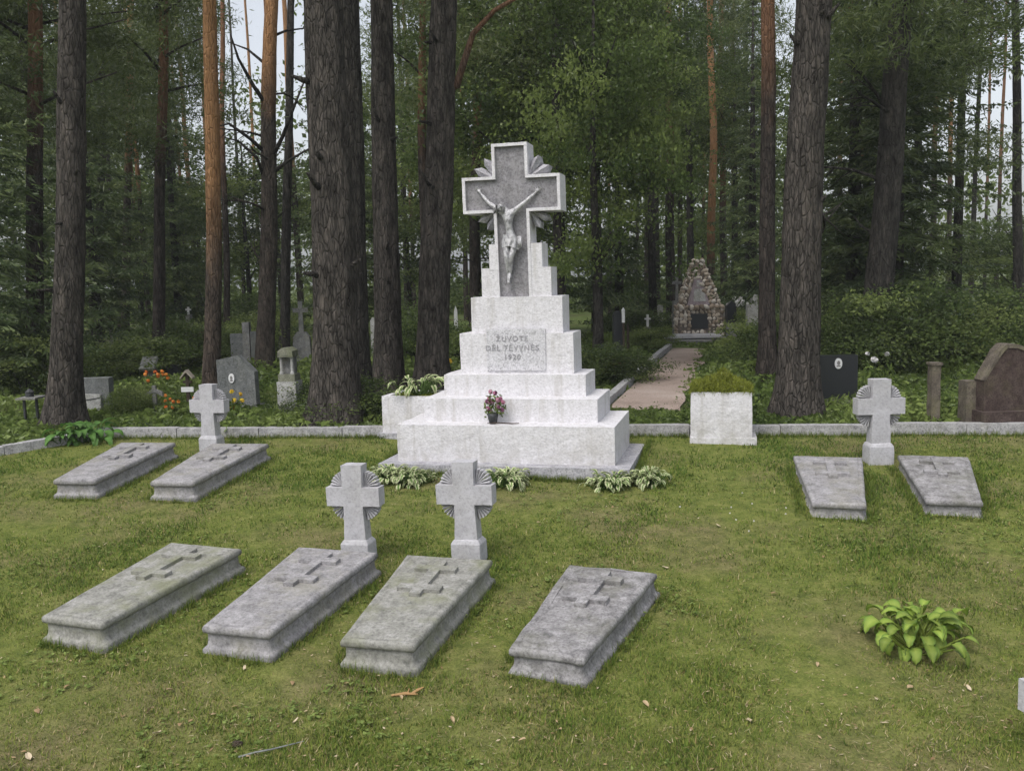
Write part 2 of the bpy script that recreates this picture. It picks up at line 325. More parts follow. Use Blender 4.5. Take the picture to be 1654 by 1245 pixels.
def add_tube(bm, pts, rad, seg=8, cap=True):
    rings = []; pts = [Vector(p) for p in pts]; nn = len(pts)
    for i, p in enumerate(pts):
        d = (pts[min(i + 1, nn - 1)] - pts[max(i - 1, 0)]).normalized()
        s = d.orthogonal().normalized() if abs(d.z) > 0.95 else d.cross(Vector((0, 0, 1))).normalized()
        u = d.cross(s); r = rad[i] if isinstance(rad, (list, tuple)) else rad
        rings.append([bm.verts.new(p + s * (r * math.cos(2 * math.pi * k / seg)) + u * (r * math.sin(2 * math.pi * k / seg))) for k in range(seg)])
    for a, b in zip(rings, rings[1:]):
        for k in range(seg): bm.faces.new((a[k], a[(k + 1) % seg], b[(k + 1) % seg], b[k]))
    if cap: bm.faces.new(rings[0][::-1]); bm.faces.new(rings[-1])
def add_lathe(bm, prof, seg=16, c=(0, 0)):
    rings = [[bm.verts.new((c[0] + r * math.cos(2 * math.pi * k / seg), c[1] + r * math.sin(2 * math.pi * k / seg), z)) for k in range(seg)] for r, z in prof]
    for a, b in zip(rings, rings[1:]):
        for k in range(seg): bm.faces.new((a[k], a[(k + 1) % seg], b[(k + 1) % seg], b[k]))
    bm.faces.new(rings[0][::-1]); bm.faces.new(rings[-1])
def bevel(bm, w, seg=2):
    bmesh.ops.bevel(bm, geom=[e for e in bm.edges if len(e.link_faces) == 2 and e.calc_face_angle(0) > 0.5], offset=w, segments=seg, profile=0.5, affect='EDGES')
def roughen(bm, amp, scale, seed=0, amp2=0.0, scale2=1.0):
    bm.normal_update(); off = Vector((seed * 3.1, seed * 1.7, seed * 2.3))
    mv = []
    for v in bm.verts:
        d = mnoise.noise(v.co * scale + off) * amp
        if amp2: d += mnoise.noise(v.co * scale2 + off) * amp2
        mv.append(v.normal * d)
    for v, d in zip(bm.verts, mv): v.co += d
def grid_cut(bm, size):
    """cut long edges until every edge is about size or shorter"""
    for _ in range(9):
        es = [e for e in bm.edges if e.calc_length() > size * 1.5]
        if not es: break
        bmesh.ops.subdivide_edges(bm, edges=es, cuts=1, use_grid_fill=True)
def planes_cut(bm, axis, lo, hi, step):
    k = lo + step
    while k < hi - 1e-4:
        co = [0, 0, 0]; no = [0, 0, 0]; co[axis] = k; no[axis] = 1
        bmesh.ops.bisect_plane(bm, geom=bm.verts[:] + bm.edges[:] + bm.faces[:], plane_co=co, plane_no=no); k += step
def stucco_box(x0, x1, y0, y1, z0, z1, seed, amp=0.006, step=0.05, bev=0.016):
    bm = bmesh.new(); add_box(bm, x0, x1, y0, y1, z0, z1); bevel(bm, bev, 2)
    planes_cut(bm, 0, x0, x1, step); planes_cut(bm, 1, y0, y1, step); planes_cut(bm, 2, z0, z1, step)
    roughen(bm, amp * 0.45, 22, seed, amp, 3.0)
    return bm

# ------------------------------------------------------------------ ground, lawn, path
def make_ground():
    xs = np.concatenate([[-600, -200, -80, -45], np.arange(-30, 30.1, 0.6), [45, 80, 200, 600]])
    ys = np.concatenate([[-300, -100, -30], np.arange(-10, 40.1, 0.6), [55, 80, 120, 250, 700]])
    X, Y = np.meshgrid(xs, ys); Z = gz_np(Y)
    Z = Z + np.where(Y > 11.5, 0.03 * np.sin(X * 1.3 + 0.7 * Y) * np.sin(Y * 0.9), 0)
    Z = np.maximum(Z, -2.0)
    V = np.stack([X, Y, Z], -1).reshape(-1, 3); nx = len(xs); ny = len(ys)
    F = [(j * nx + i, j * nx + i + 1, (j + 1) * nx + i + 1, (j + 1) * nx + i) for j in range(ny - 1) for i in range(nx - 1)]
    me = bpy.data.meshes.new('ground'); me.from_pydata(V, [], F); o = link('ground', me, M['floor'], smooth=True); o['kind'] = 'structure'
    # the lawn: a sheet just above it
    xs = np.arange(-17, 15.01, 0.15); n = 110
    P = []
    for i in range(n):
        s = (i / (n - 1))
        ym = lawn_ymax(xs); y = -2 + s * (ym + 2)
        z = gz_np(y) + 0.012 + 0.006 * np.sin(xs * 5.1 + y * 2.2) * np.sin(y * 4.3 - xs)
        P.append(np.stack([xs, y, z], -1))
    V = np.array(P).reshape(-1, 3); nx = len(xs)
    F = [(j * nx + i, j * nx + i + 1, (j + 1) * nx + i + 1, (j + 1) * nx + i) for j in range(n - 1) for i in range(nx - 1) if V[(j + 1) * nx + i][1] > -1.9 and lawn_ymax(xs[i]) > -1]
    me = bpy.data.meshes.new('lawn'); me.from_pydata(V, [], F); o = link('lawn', me, M['lawn'], smooth=True); o['kind'] = 'structure'
    # sandy path, ragged right edge
    L = [on_floor(985, 662), on_floor(1087, 565)]; Rr = [on_floor(1098, 668), on_floor(1127, 607), on_floor(1138, 566)]
    bm = bmesh.new(); prev = None
    for i in range(41):
        rag = lambda k: (mnoise.noise((k * 1.7, 4.0, 2.0)) * 0.55 - 0.1) if i == 0 else 0.0
        t = i / 40; a = L[0].lerp(L[1], t)
        b = Rr[0].lerp(Rr[1], min(1, t / 0.4)) if t < 0.4 else Rr[1].lerp(Rr[2], (t - 0.4) / 0.6)
        b = b + Vector((mnoise.noise((t * 9, 3, 1)) * 0.22, 0, 0)); row = []
        for k in range(7):
            p = a.lerp(b, k / 6); p.z = ZF + 0.045 - (0.05 if i == 0 else 0.0); p.y += rag(k); row.append(bm.verts.new(p))
        if prev:
            for k in range(6): bm.faces.new((prev[k], prev[k + 1], row[k + 1], row[k]))
        prev = row
    o = link('path', from_bm('path', bm), M['path']); o['kind'] = 'structure'
make_ground()

def kerb(name, label, pts, h, w, sink=0.12, joint=1.0, m='curb'):
    """concrete kerb: lengths butted end to end with thin joints"""
    bm = bmesh.new(); pts = [Vector(p) for p in pts]
    for a, b in zip(pts, pts[1:]):
        Lg = (b - a).length; n = max(1, round(Lg / joint)); d = (b - a) / Lg; s = Vector((d.y, -d.x, 0)).normalized() * w / 2
        for i in range(n):
            q0 = a + d * (Lg * i / n + 0.004); q1 = a + d * (Lg * (i + 1) / n - 0.004); dz = random.uniform(-0.012, 0.012); q0 = q0 + s * random.uniform(-0.12, 0.12); q1 = q1 + s * random.uniform(-0.12, 0.12)
            vs = [q0 - s, q1 - s, q1 + s, q0 + s]
            lo = [bm.verts.new((p.x, p.y, p.z - sink)) for p in vs]; hi = [bm.verts.new((p.x, p.y, p.z + h + dz)) for p in vs]
            bm.faces.new(lo[::-1]); bm.faces.new(hi)
            for k in range(4): bm.faces.new((lo[k], lo[(k + 1) % 4], hi[(k + 1) % 4], hi[k]))
    bevel(bm, 0.012, 2); grid_cut(bm, 0.12); roughen(bm, 0.006, 9, 3)
    return tag(link(name, from_bm(name, bm), M[m]), label, 'kerb')
def cz(x, y): return (x, y, gz(x, y))
xr = 15.0
kerb('lawn_kerb', 'long low pale concrete kerb edging the lawn behind the white monument', [cz(*CORNER), cz(1.0, back_y(1.0)), cz(6.0, back_y(6.0)), cz(xr, back_y(xr))], 0.125, 0.13)
kerb('lawn_kerb', 'low concrete kerb slanting towards the viewer from the far left lawn corner', [cz(CORNER[0] - 0.07, CORNER[1] - 0.14), cz(-7.2, 9.27), cz(-10.5, 6.6)], 0.105, 0.13)
_a, _b = on_floor(984, 661), on_floor(1087, 564)
kerb('path_kerb', 'narrow weathered kerb along the left side of the sandy path', [(_a.x - 0.08, _a.y, ZF), (_b.x - 0.08, _b.y, ZF)], 0.14, 0.11, joint=1.6)

# ------------------------------------------------------------------ the white monument
YAW = -math.radians(14.3)
_o = on_lawn(816, 772)
D2 = Vector((math.sin(-YAW), math.cos(-YAW), 0)); R2 = Vector((math.cos(-YAW), -math.sin(-YAW), 0))
MO = _o - R2 * 0.055
mon = thing('monument', 'tall stepped whitewashed monument topped by a cross with a grey crucified figure', 'monument', MO, YAW)
link('plinth', from_bm('plinth', stucco_box(-1.285, 1.285, 0, 1.5, -0.2, 0.115, 1, 0.006, 0.06)), M['plinth'], mon)
tiers = [(1.125, 0.16, 1.30, 0.11, 0.495), (0.92, 0.42, 1.30, 0.475, 0.732), (0.765, 0.66, 1.27, 0.712, 0.957), (0.617, 0.80, 1.27, 0.937, 1.382), (0.498, 0.86, 1.24, 1.362, 1.765)]
for i, (hw, y0, y1, z0, z1) in enumerate(tiers):
    link('step' if i < 3 else 'pedestal', from_bm('tier', stucco_box(-hw, hw, y0, y1, z0, z1, i + 2, 0.007 if i < 3 else 0.005)), M['white'], mon)
def monument_cross():
    cx0 = -0.02; z0 = 1.75
    hw, ah, za, zb, zt = 0.192, 0.528, 2.65, 3.026, 3.36
    out = [(-hw, z0), (-hw, za), (-ah, za), (-ah, zb), (-hw, zb), (-hw, zt), (hw, zt), (hw, zb), (ah, zb), (ah, za), (hw, za), (hw, z0)]
    b = 0.032
    inn = [(-hw + b, z0), (-hw + b, za + b), (-ah + b, za + b), (-ah + b, zb - b), (-hw + b, zb - b), (-hw + b, zt - b), (hw - b, zt - b), (hw - b, zb - b), (ah - b, zb - b), (ah - b, za + b), (hw - b, za + b), (hw - b, z0)]
    lean = lambda x, z: (x + cx0 - 0.012 * (z - z0), z)
    out = [lean(*p) for p in out]; inn = [lean(*p) for p in inn]
    # wings beside the shaft
    for hw2, zt2, k in ((0.379, 2.07, 11), (0.287, 2.322, 12)):
        for s in (-1, 1):
            xa, xb = (-hw2, -0.186 + cx0) if s < 0 else (0.186 + cx0, hw2)
            if hw2 < 0.3: zlow = 2.05
            else: zlow = 1.745
            link('wing', from_bm('wing', stucco_box(xa, xb, 0.885, 1.2 - (0.02 if hw2 < 0.3 else 0), zlow, zt2, k + s, 0.004, 0.06, 0.012)), M['white'], mon)
    bm = bmesh.new(); add_prism(bm, out, 0.925, 1.19); bevel(bm, 0.012, 2); grid_cut(bm, 0.1); roughen(bm, 0.004, 8, 5)
    cr = link('cross', from_bm('cross', bm), M['white'], mon)
    bm = bmesh.new(); n = 12                                     # raised border
    of = [bm.verts.new((x, 0.878, z)) for x, z in out]; nf = [bm.verts.new((x, 0.878, z)) for x, z in inn]
    ob = [bm.verts.new((x, 0.93, z)) for x, z in out]; nb = [bm.verts.new((x, 0.93, z)) for x, z in inn]
    for i in range(n - 1):
        bm.faces.new((of[i], of[i + 1], nf[i + 1], nf[i])); bm.faces.new((ob[i], ob[i + 1], of[i + 1], of[i]))
        bm.faces.new((nf[i], nf[i + 1], nb[i + 1], nb[i]))
    bm.faces.new((of[0], nf[0], nb[0], ob[0])); bm.faces.new((nf[-1], of[-1], ob[-1], nb[-1]))
    bevel(bm, 0.007, 2); grid_cut(bm, 0.06); roughen(bm, 0.003, 14, 8)
    link('border', from_bm('border', bm), M['white'], cr)
    bm = bmesh.new(); inn2 = [(x * 1.0, z) for x, z in inn]; add_prism(bm, inn2, 0.916, 0.93)
    link('panel', from_bm('panel', bm), M['panel'], cr)
    # sunburst: two ridged blades in each corner of the cross
    for sx in (-1, 1):
        for sz in (-1, 1):
            bm = bmesh.new()
            x0, zz = lean(sx * hw, zb if sz > 0 else za); y0, y1 = 0.945, 1.13
            for ang, Ln, wd in (((27, 0.275, 0.092), (60, 0.265, 0.092)) if sz > 0 else ((27, 0.250, 0.08), (58, 0.235, 0.08))):
                a = math.radians(ang); d = Vector((sx * math.cos(a), 0, sz * math.sin(a))); s = Vector((-d.z, 0, d.x))
                p0 = Vector((x0 - sx * 0.03, 0, zz - sz * 0.03)); w0 = 0.02
                def P(u, w, y): q = p0 + d * u + s * w; return bm.verts.new((q.x, y, q.z))
                fr = [P(0, -w0, y0 + 0.05), P(Ln * 0.80, -wd / 2, y0 + 0.05), P(Ln, 0, y0), P(Ln * 0.80, wd / 2, y0 + 0.05), P(0, w0, y0 + 0.05), P(0, 0, y0)]
                bk = [P(0, -w0, y1), P(Ln * 0.80, -wd / 2, y1), P(Ln, 0, y1), P(Ln * 0.80, wd / 2, y1), P(0, w0, y1)]
                bm.faces.new((fr[0], fr[1], fr[2], fr[5])); bm.faces.new((fr[5], fr[2], fr[3], fr[4])); bm.faces.new(bk[::-1])
                for i, j in ((0, 1), (1, 2), (2, 3), (3, 4)): bm.faces.new((fr[i], bk[i], bk[j], fr[j]))
            link('ray', from_bm('ray', bm), M['plinth'], mon)
monument_cross()
bm = bmesh.new(); add_box(bm, -0.318, 0.322, 0.787, 0.83, 0.985, 1.425); bevel(bm, 0.006, 2)
pq = link('plaque', from_bm('plaque', bm), M['plaque'], mon)
cu = bpy.data.curves.new('lettering', 'FONT'); cu.body = '\u017dUVOTE\nD\u0116L T\u0116VYN\u0116S\n1920'
cu.align_x = 'CENTER'; cu.size = 0.080; cu.space_line = 1.22; cu.space_character = 1.18; cu.extrude = 0.0035; cu.offset = 0.0008
_t = bpy.data.objects.new('lettering', cu); COL.objects.link(_t)
_m = bpy.data.meshes.new_from_object(_t.evaluated_get(bpy.context.evaluated_depsgraph_get())); bpy.data.objects.remove(_t)
to = link('lettering', _m, M['letters'])
to.parent = pq; to.location = (-0.04, 0.785, 1.300); to.rotation_euler = (math.radians(90), 0, 0)

# ---- crucified figure
def skin_mesh(name, pts, edges, rad, sub=2):
    me = bpy.data.meshes.new(name); me.from_pydata(pts, edges, []); o = bpy.data.objects.new(name, me); COL.objects.link(o)
    sk = o.modifiers.new('s', 'SKIN'); sk.branch_smoothing = 0.4
    lay = me.skin_vertices[0] if len(me.skin_vertices) else None
    for i, r in enumerate(rad):
        lay.data[i].radius = (r, r) if not isinstance(r, tuple) else r
        lay.data[i].use_root = (i == 0)
    sb = o.modifiers.new('u', 'SUBSURF'); sb.levels = sub; sb.render_levels = sub
    dg = bpy.context.evaluated_depsgraph_get(); m2 = bpy.data.meshes.new_from_object(o.evaluated_get(dg)); m2.name = name
    bpy.data.objects.remove(o); bpy.data.meshes.remove(me)
    m2.polygons.foreach_set('use_smooth', [True] * len(m2.polygons)); return m2
def crucified():
    V = 0.868
    pts = []; rad = []; ed = []
    def a(p, r, frm=None):
        pts.append(p); rad.append(r)
        if frm is not None: ed.append((frm, len(pts) - 1))
        return len(pts) - 1
    ox = -0.005
    pel = a((-0.035 + ox, V, 2.365), (0.060, 0.050))
    wai = a((-0.045 + ox, V - 0.004, 2.445), (0.042, 0.038), pel)
    rib = a((-0.06 + ox, V - 0.012, 2.54), (0.066, 0.050), wai)
    che = a((-0.065 + ox, V - 0.012, 2.615), (0.068, 0.050), rib)
    nec = a((-0.085 + ox, V - 0.022, 2.685), 0.025, che)
    hd0 = a((-0.112 + ox, V - 0.045, 2.715), 0.040, nec)
    hd1 = a((-0.128 + ox, V - 0.060, 2.700), 0.040, hd0)
    hd2 = a((-0.138 + ox, V - 0.064, 2.668), 0.028, hd1)
    for s, sh, el, wr, hn in ((-1, (-0.150, 2.672), (-0.265, 2.755), (-0.352, 2.852), (-0.378, 2.885)), (1, (0.026, 2.668), (0.125, 2.745), (0.228, 2.832), (0.258, 2.862))):
        i = a((sh[0] + ox, V - 0.004, sh[1]), 0.033, che)
        m1 = a(((sh[0] + el[0]) / 2 + ox, V - 0.008, (sh[1] + el[1]) / 2), 0.027, i)
        j = a((el[0] + ox, V + 0.004, el[1]), 0.021, m1)
        m2 = a(((el[0] + wr[0]) / 2 + ox, V + 0.012, (el[1] + wr[1]) / 2), 0.021, j)
        k = a((wr[0] + ox, V + 0.024, wr[1]), 0.0125, m2)
        h = a((hn[0] + ox, V + 0.027, hn[1]), (0.019, 0.010), k)
        d = Vector((hn[0] - wr[0], 0, hn[1] - wr[1])).normalized(); q = Vector((-d.z, 0, d.x))
        for fi, (off, ln) in enumerate(((-0.016, 0.030), (-0.006, 0.036), (0.005, 0.035), (0.015, 0.029))):
            b0 = Vector((hn[0] + ox, V + 0.027, hn[1])) + q * off + d * 0.014; b1 = b0 + d * ln * 0.6 + Vector((0, -0.007, 0)); b2 = b0 + d * ln + Vector((0, -0.017, 0))
            f0 = a(tuple(b0), 0.0052, h); f1 = a(tuple(b1), 0.0048, f0); a(tuple(b2), 0.004, f1)
        b0 = Vector((hn[0] + ox, V + 0.025, hn[1])) + q * (0.02 * s) - d * 0.004; t0 = a(tuple(b0), 0.006, h); a(tuple(b0 + q * (0.014 * s) + d * 0.014 + Vector((0, -0.008, 0))), 0.0045, t0)
    for s, hp, kn, an, tx in ((-1, (-0.075, 2.345), (-0.078, 2.175), (-0.073, 2.005), (-0.070, 1.945)), (1, (0.010, 2.345), (-0.030, 2.185), (-0.052, 2.015), (-0.056, 1.955))):
        i = a((hp[0] + ox, V, hp[1]), 0.045, pel)
        m1 = a(((hp[0] + kn[0]) / 2 + ox + s * 0.006, V - 0.020, (hp[1] + kn[1]) / 2), 0.041, i)
        k = a((kn[0] + ox, V - 0.045, kn[1]), 0.029, m1)
        c = a(((kn[0] + an[0]) / 2 + ox, V - 0.020, (kn[1] + an[1]) / 2 + 0.02), 0.028, k)
        n = a((an[0] + ox, V + 0.004, an[1]), 0.0165, c)
        f = a((tx[0] + ox, V - 0.014 - (0.012 if s > 0 else 0), tx[1] - 0.01), (0.02, 0.014), n)
        a((tx[0] + ox, V - 0.024 - (0.012 if s > 0 else 0), tx[1] - 0.048), (0.017, 0.009), f)
    me = skin_mesh('crucified_figure', pts, ed, rad)
    fig = link('crucified_figure', me, M['figure'], mon)
    # face: nose, brow, chin beard tilted with the head; hair falling on the shoulder
    hc = Vector((-0.126 + ox, V - 0.058, 2.700))
    bm = bmesh.new()
    add_tube(bm, [hc + Vector((-0.004, -0.036, 0.012)), hc + Vector((0.004, -0.050, -0.008)), hc + Vector((0.007, -0.042, -0.013))], [0.005, 0.008, 0.005], 6)
    for sx in (-1, 1):
        add_tube(bm, [hc + Vector((sx * 0.006 - 0.003, -0.040, 0.016 - sx * 0.003)), hc + Vector((sx * 0.026 - 0.003, -0.033, 0.014 - sx * 0.010))], [0.004, 0.003], 6)
    add_tube(bm, [hc + Vector((-0.004, -0.038, -0.026)), hc + Vector((0.019, -0.037, -0.030))], [0.004, 0.003], 6)
    link('face', from_bm('face', bm, True), M['figure'], fig)
    bm = bmesh.new()
    rs = random.Random(4)
    for k in range(26):
        th = rs.uniform(0.1, 2 * math.pi); st = Vector((math.cos(th) * 0.040, math.sin(th) * 0.026 + 0.004, 0.028 + rs.uniform(-0.006, 0.012)))
        if st.y < -0.018 and abs(st.x) < 0.022: st.y = -0.012; st.z += 0.012
        p0 = hc + Vector((-0.012, 0.004, 0.030)); p1 = hc + st + Vector((-0.005, 0, 0)); p2 = p1 + Vector((math.copysign(0.010, st.x) - 0.006, 0.002, -0.050)); p3 = p2 + Vector((-0.012 if st.x < 0 else 0.004, -0.004, -0.040))
        add_tube(bm, [p0, p1, p2, p3], [0.010, 0.012, 0.010, 0.005], 6)
    link('hair', from_bm('hair', bm, True), M['figdark'], fig)
    bm = bmesh.new(); seg = 28; prev = None                     # loincloth: folded wrap plus hanging end
    for zi in range(9):
        t = zi / 8; z = 2.405 - 0.125 * t; ring = []
        for k in range(seg):
            th = 2 * math.pi * k / seg; fold = 0.010 * math.sin(th * 9 + t * 5) * (0.5 + t)
            r = 0.080 + 0.012 * t + fold; ring.append(bm.verts.new((-0.035 + ox + r * math.cos(th) * 1.02, V - 0.006 + (0.054 + 0.012 * t + fold) * math.sin(th), z - 0.03 * math.cos(th) * 0.5 + 0.012 * math.sin(th * 3) * t)))
        if prev:
            for k in range(seg): bm.faces.new((prev[k], prev[(k + 1) % seg], ring[(k + 1) % seg], ring[k]))
        prev = ring
    for q in range(3):
        x = 0.045 + q * 0.013; add_tube(bm, [(x, V - 0.030, 2.395), (x + 0.006, V - 0.042, 2.33), (x + 0.004, V - 0.036, 2.255 + q * 0.012)], [0.009, 0.012, 0.006], 7)
    link('loincloth', from_bm('loincloth', bm, True), M['figure'], fig)
crucified()

# ------------------------------------------------------------------ planters on either side
def planter(label, px, w, d, h, rz, tilt=0.0, basey=None, soil_in=0.05):
    p = px
    t = thing('planter_box', label, 'planter', p, rz)
    bm = bmesh.new(); th = 0.075
    # walls: outer box with a cavity, slightly wider foot
    def ring(hw, hd, z): return [bm.verts.new(q) for q in ((-hw, -hd, z), (hw, -hd, z), (hw, hd, z), (-hw, hd, z))]
    r = [ring(w / 2, d / 2, 0.05), ring(w / 2 - 0.006, d / 2 - 0.006, h), ring(w / 2 - th, d / 2 - th, h), ring(w / 2 - th, d / 2 - th, h - 0.10)]
    for A, B in zip(r, r[1:]):
        for k in range(4): bm.faces.new((A[k], A[(k + 1) % 4], B[(k + 1) % 4], B[k]))
    bm.faces.new(r[0][::-1]); bm.faces.new(r[3]); bevel(bm, 0.014, 2)
    planes_cut(bm, 0, -w / 2, w / 2, 0.06); planes_cut(bm, 2, 0, h, 0.06); roughen(bm, 0.005, 18, 4, 0.005, 4)
    link('body', from_bm('planter', bm), M['white'], t)
    fl_ = 0.006 if tilt else 0.045
    link('foot', from_bm('foot', stucco_box(-w / 2 - fl_, w / 2 + 0.045, -d / 2 - fl_, d / 2 + 0.045, -0.15, 0.075, 9, 0.008, 0.07)), M['white' if tilt else 'plinth'], t)
    bm = bmesh.new(); hw, hd = w / 2 - th, d / 2 - th
    add_box(bm, -hw, hw, -hd, hd, h - 0.16, h - soil_in); grid_cut(bm, 0.05); roughen(bm, 0.012, 16, 2)
    link('soil', from_bm('soil', bm), M['soil'], t)
    return t
pl = on_lawn(655, 709); pl.y += 0.25; pl.x += 0.14
PLL = planter('square white concrete planter partly behind the monument with a striped plant in it', pl, 0.66, 0.62, 0.50, -math.radians(18))
pr = on_lawn(1167, 716); pr.y += 0.20; pr.x += 0.03
PLR = planter('square white concrete planter overgrown with yellow green moss beside the sandy path', pr, 0.66, 0.55, 0.575, -math.radians(12.5), 1.0, soil_in=0.0)

# ------------------------------------------------------------------ grave slabs (tapered, moulded edge, double cross in relief)
def slab_rings(prof, L, wf, wh, seed, wear, step=0.05):
    """loft: each ring is the tapered outline grown by off at height z"""
    bm = bmesh.new(); rings = []
    def outline(off):
        c = [(-wf / 2 - off, -off), (wf / 2 + off, -off), (wh / 2 + off, L + off), (-wh / 2 - off, L + off)]
        pts = []
        for i in range(4):
            a = Vector(c[i]); b = Vector(c[(i + 1) % 4]); n = max(4, int((b - a).length / step)) if i % 2 else max(4, int(0.5 / step))
            for k in range(n): pts.append(a.lerp(b, k / n))
        return pts
    n1 = int(0.5 / step); n2 = int(math.hypot(L, (wh - wf) / 2) / step)
    for off, z in prof:
        c = [(-wf / 2 - off, -off), (wf / 2 + off, -off), (wh / 2 + off, L + off), (-wh / 2 - off, L + off)]; pts = []
        for i in range(4):
            a = Vector(c[i]); b = Vector(c[(i + 1) % 4]); n = (n1, n2, n1, n2)[i]
            for k in range(n): pts.append(a.lerp(b, k / n))
        rings.append([bm.verts.new((p.x, p.y, z)) for p in pts])
    for A, B in zip(rings, rings[1:]):
        n = len(A)
        for k in range(n): bm.faces.new((A[k], A[(k + 1) % n], B[(k + 1) % n], B[k]))
    top = bm.faces.new(rings[-1]); bot = bm.faces.new(rings[0][::-1])
    roughen(bm, wear * 0.45, 11, seed, wear * 0.9, 4)
    return bm
def slab(label, foot_px, head_px, L, wf, wh, ztop=0.19, seed=0, wear=0.004, sink=0.0, mtl='slab', hz=None):
    f = on_lawn(*foot_px, ztop); h = on_lawn(*head_px, ztop); d = h - f; ang = math.atan2(d.x, d.y); L = math.hypot(d.x, d.y) if L is None else L
    t = thing('slab_tomb', label, 'grave slab', (f.x, f.y, gz(f.x, f.y) - sink), 0, 'coffin shaped grave slabs on the lawn')
    t.rotation_euler = Matrix.Rotation(-ang, 4, 'Z').to_euler(); t.rotation_euler.x = math.atan(B0) * 0.9
    zt = ztop
    base = [(0.024, -0.12), (0.024, 0.030), (0.022, 0.046), (0.015, 0.054), (0.004, 0.060), (-0.002, 0.070), (-0.006, 0.090), (-0.008, 0.110), (-0.008, zt - 0.055)]
    link('base', from_bm('base', slab_rings(base, L, wf, wh, seed, wear), True), M[mtl], t)
    lid = [(-0.03, zt - 0.060), (0.002, zt - 0.059), (0.010, zt - 0.054), (0.014, zt - 0.040), (0.013, zt - 0.022), (0.007, zt - 0.010), (-0.006, zt - 0.005), (-0.026, zt - 0.003), (-0.033, zt - 0.009), (-0.040, zt - 0.001), (-0.055, zt)]
    bm = slab_rings(lid, L, wf, wh, seed + 5, wear * 0.8)
    link('lid', from_bm('lid', bm, True), M[mtl], t)
    # double cross relief, head end
    y0, y1 = L * 0.47, L * 0.90; w = 0.038; bm = bmesh.new()
    yA, yB = L * 0.555, L * 0.80; aA, aB = 0.150, 0.150
    poly = [(-w, y0), (w, y0), (w, yA - w), (aA, yA - w), (aA, yA + w), (w, yA + w), (w, yB - w), (aB, yB - w), (aB, yB + w), (w, yB + w), (w, y1), (-w, y1), (-w, yB + w), (-aB, yB + w), (-aB, yB - w), (-w, yB - w), (-w, yA + w), (-aA, yA + w), (-aA, yA - w), (-w, yA - w)]
    a = [bm.verts.new((x, y, zt - 0.012)) for x, y in poly]; b = [bm.verts.new((x, y, zt + (0.034 if wear > 0.01 else 0.026))) for x, y in poly]
    bm.faces.new(b); n = len(poly)
    for i in range(n): bm.faces.new((a[i], a[(i + 1) % n], b[(i + 1) % n], b[i]))
    bevel(bm, 0.006, 2); grid_cut(bm, 0.03); roughen(bm, 0.003, 25, seed)
    link('relief_cross', from_bm('relief_cross', bm), M[mtl], t)
    return t
SL = [
    slab('grey tapered grave slab nearest the left lawn corner, first of the back left pair', (122, 772.5), (241, 710.5), 1.36, 0.40, 0.61, 0.205, 1, sink=0.0),
    slab('grey tapered grave slab with the pale cross standing at its left edge', (279.5, 775.5), (391.5, 711), 1.36, 0.41, 0.63, 0.205, 2, sink=0.0),
    slab('grey grave slab farthest left in the front row, without a standing cross behind', (119.5, 996), (323, 883), 1.30, 0.46, 0.62, 0.205, 3, mtl='slabgreen'),
    slab('second front row grave slab, a scuffed lid below the left standing cross', (384, 1011), (540.5, 887.5), 1.32, 0.45, 0.63, 0.205, 4),
    slab('third front row grave slab, greenish lid below the right standing cross', (611, 1032), (724, 897.5), 1.32, 0.44, 0.63, 0.205, 5, mtl='slabgreen'),
    slab('chipped grave slab at the right end of the front row, sinking into the grass', (884, 1044), (988, 912), 1.28, 0.43, 0.62, 0.205, 6, wear=0.017, sink=0.02, mtl='slabdark'),
    slab('half sunken grey grave slab left of the right hand standing cross', (1355, 803.5), (1335, 722), 1.42, 0.40, 0.62, 0.19, 7, sink=0.035, wear=0.006),
    slab('half sunken grey grave slab nearest the brown headstone on the right', (1541, 799), (1506, 727), 1.36, 0.41, 0.61, 0.19, 8, sink=0.035, wear=0.008, mtl='slabdark'),
]

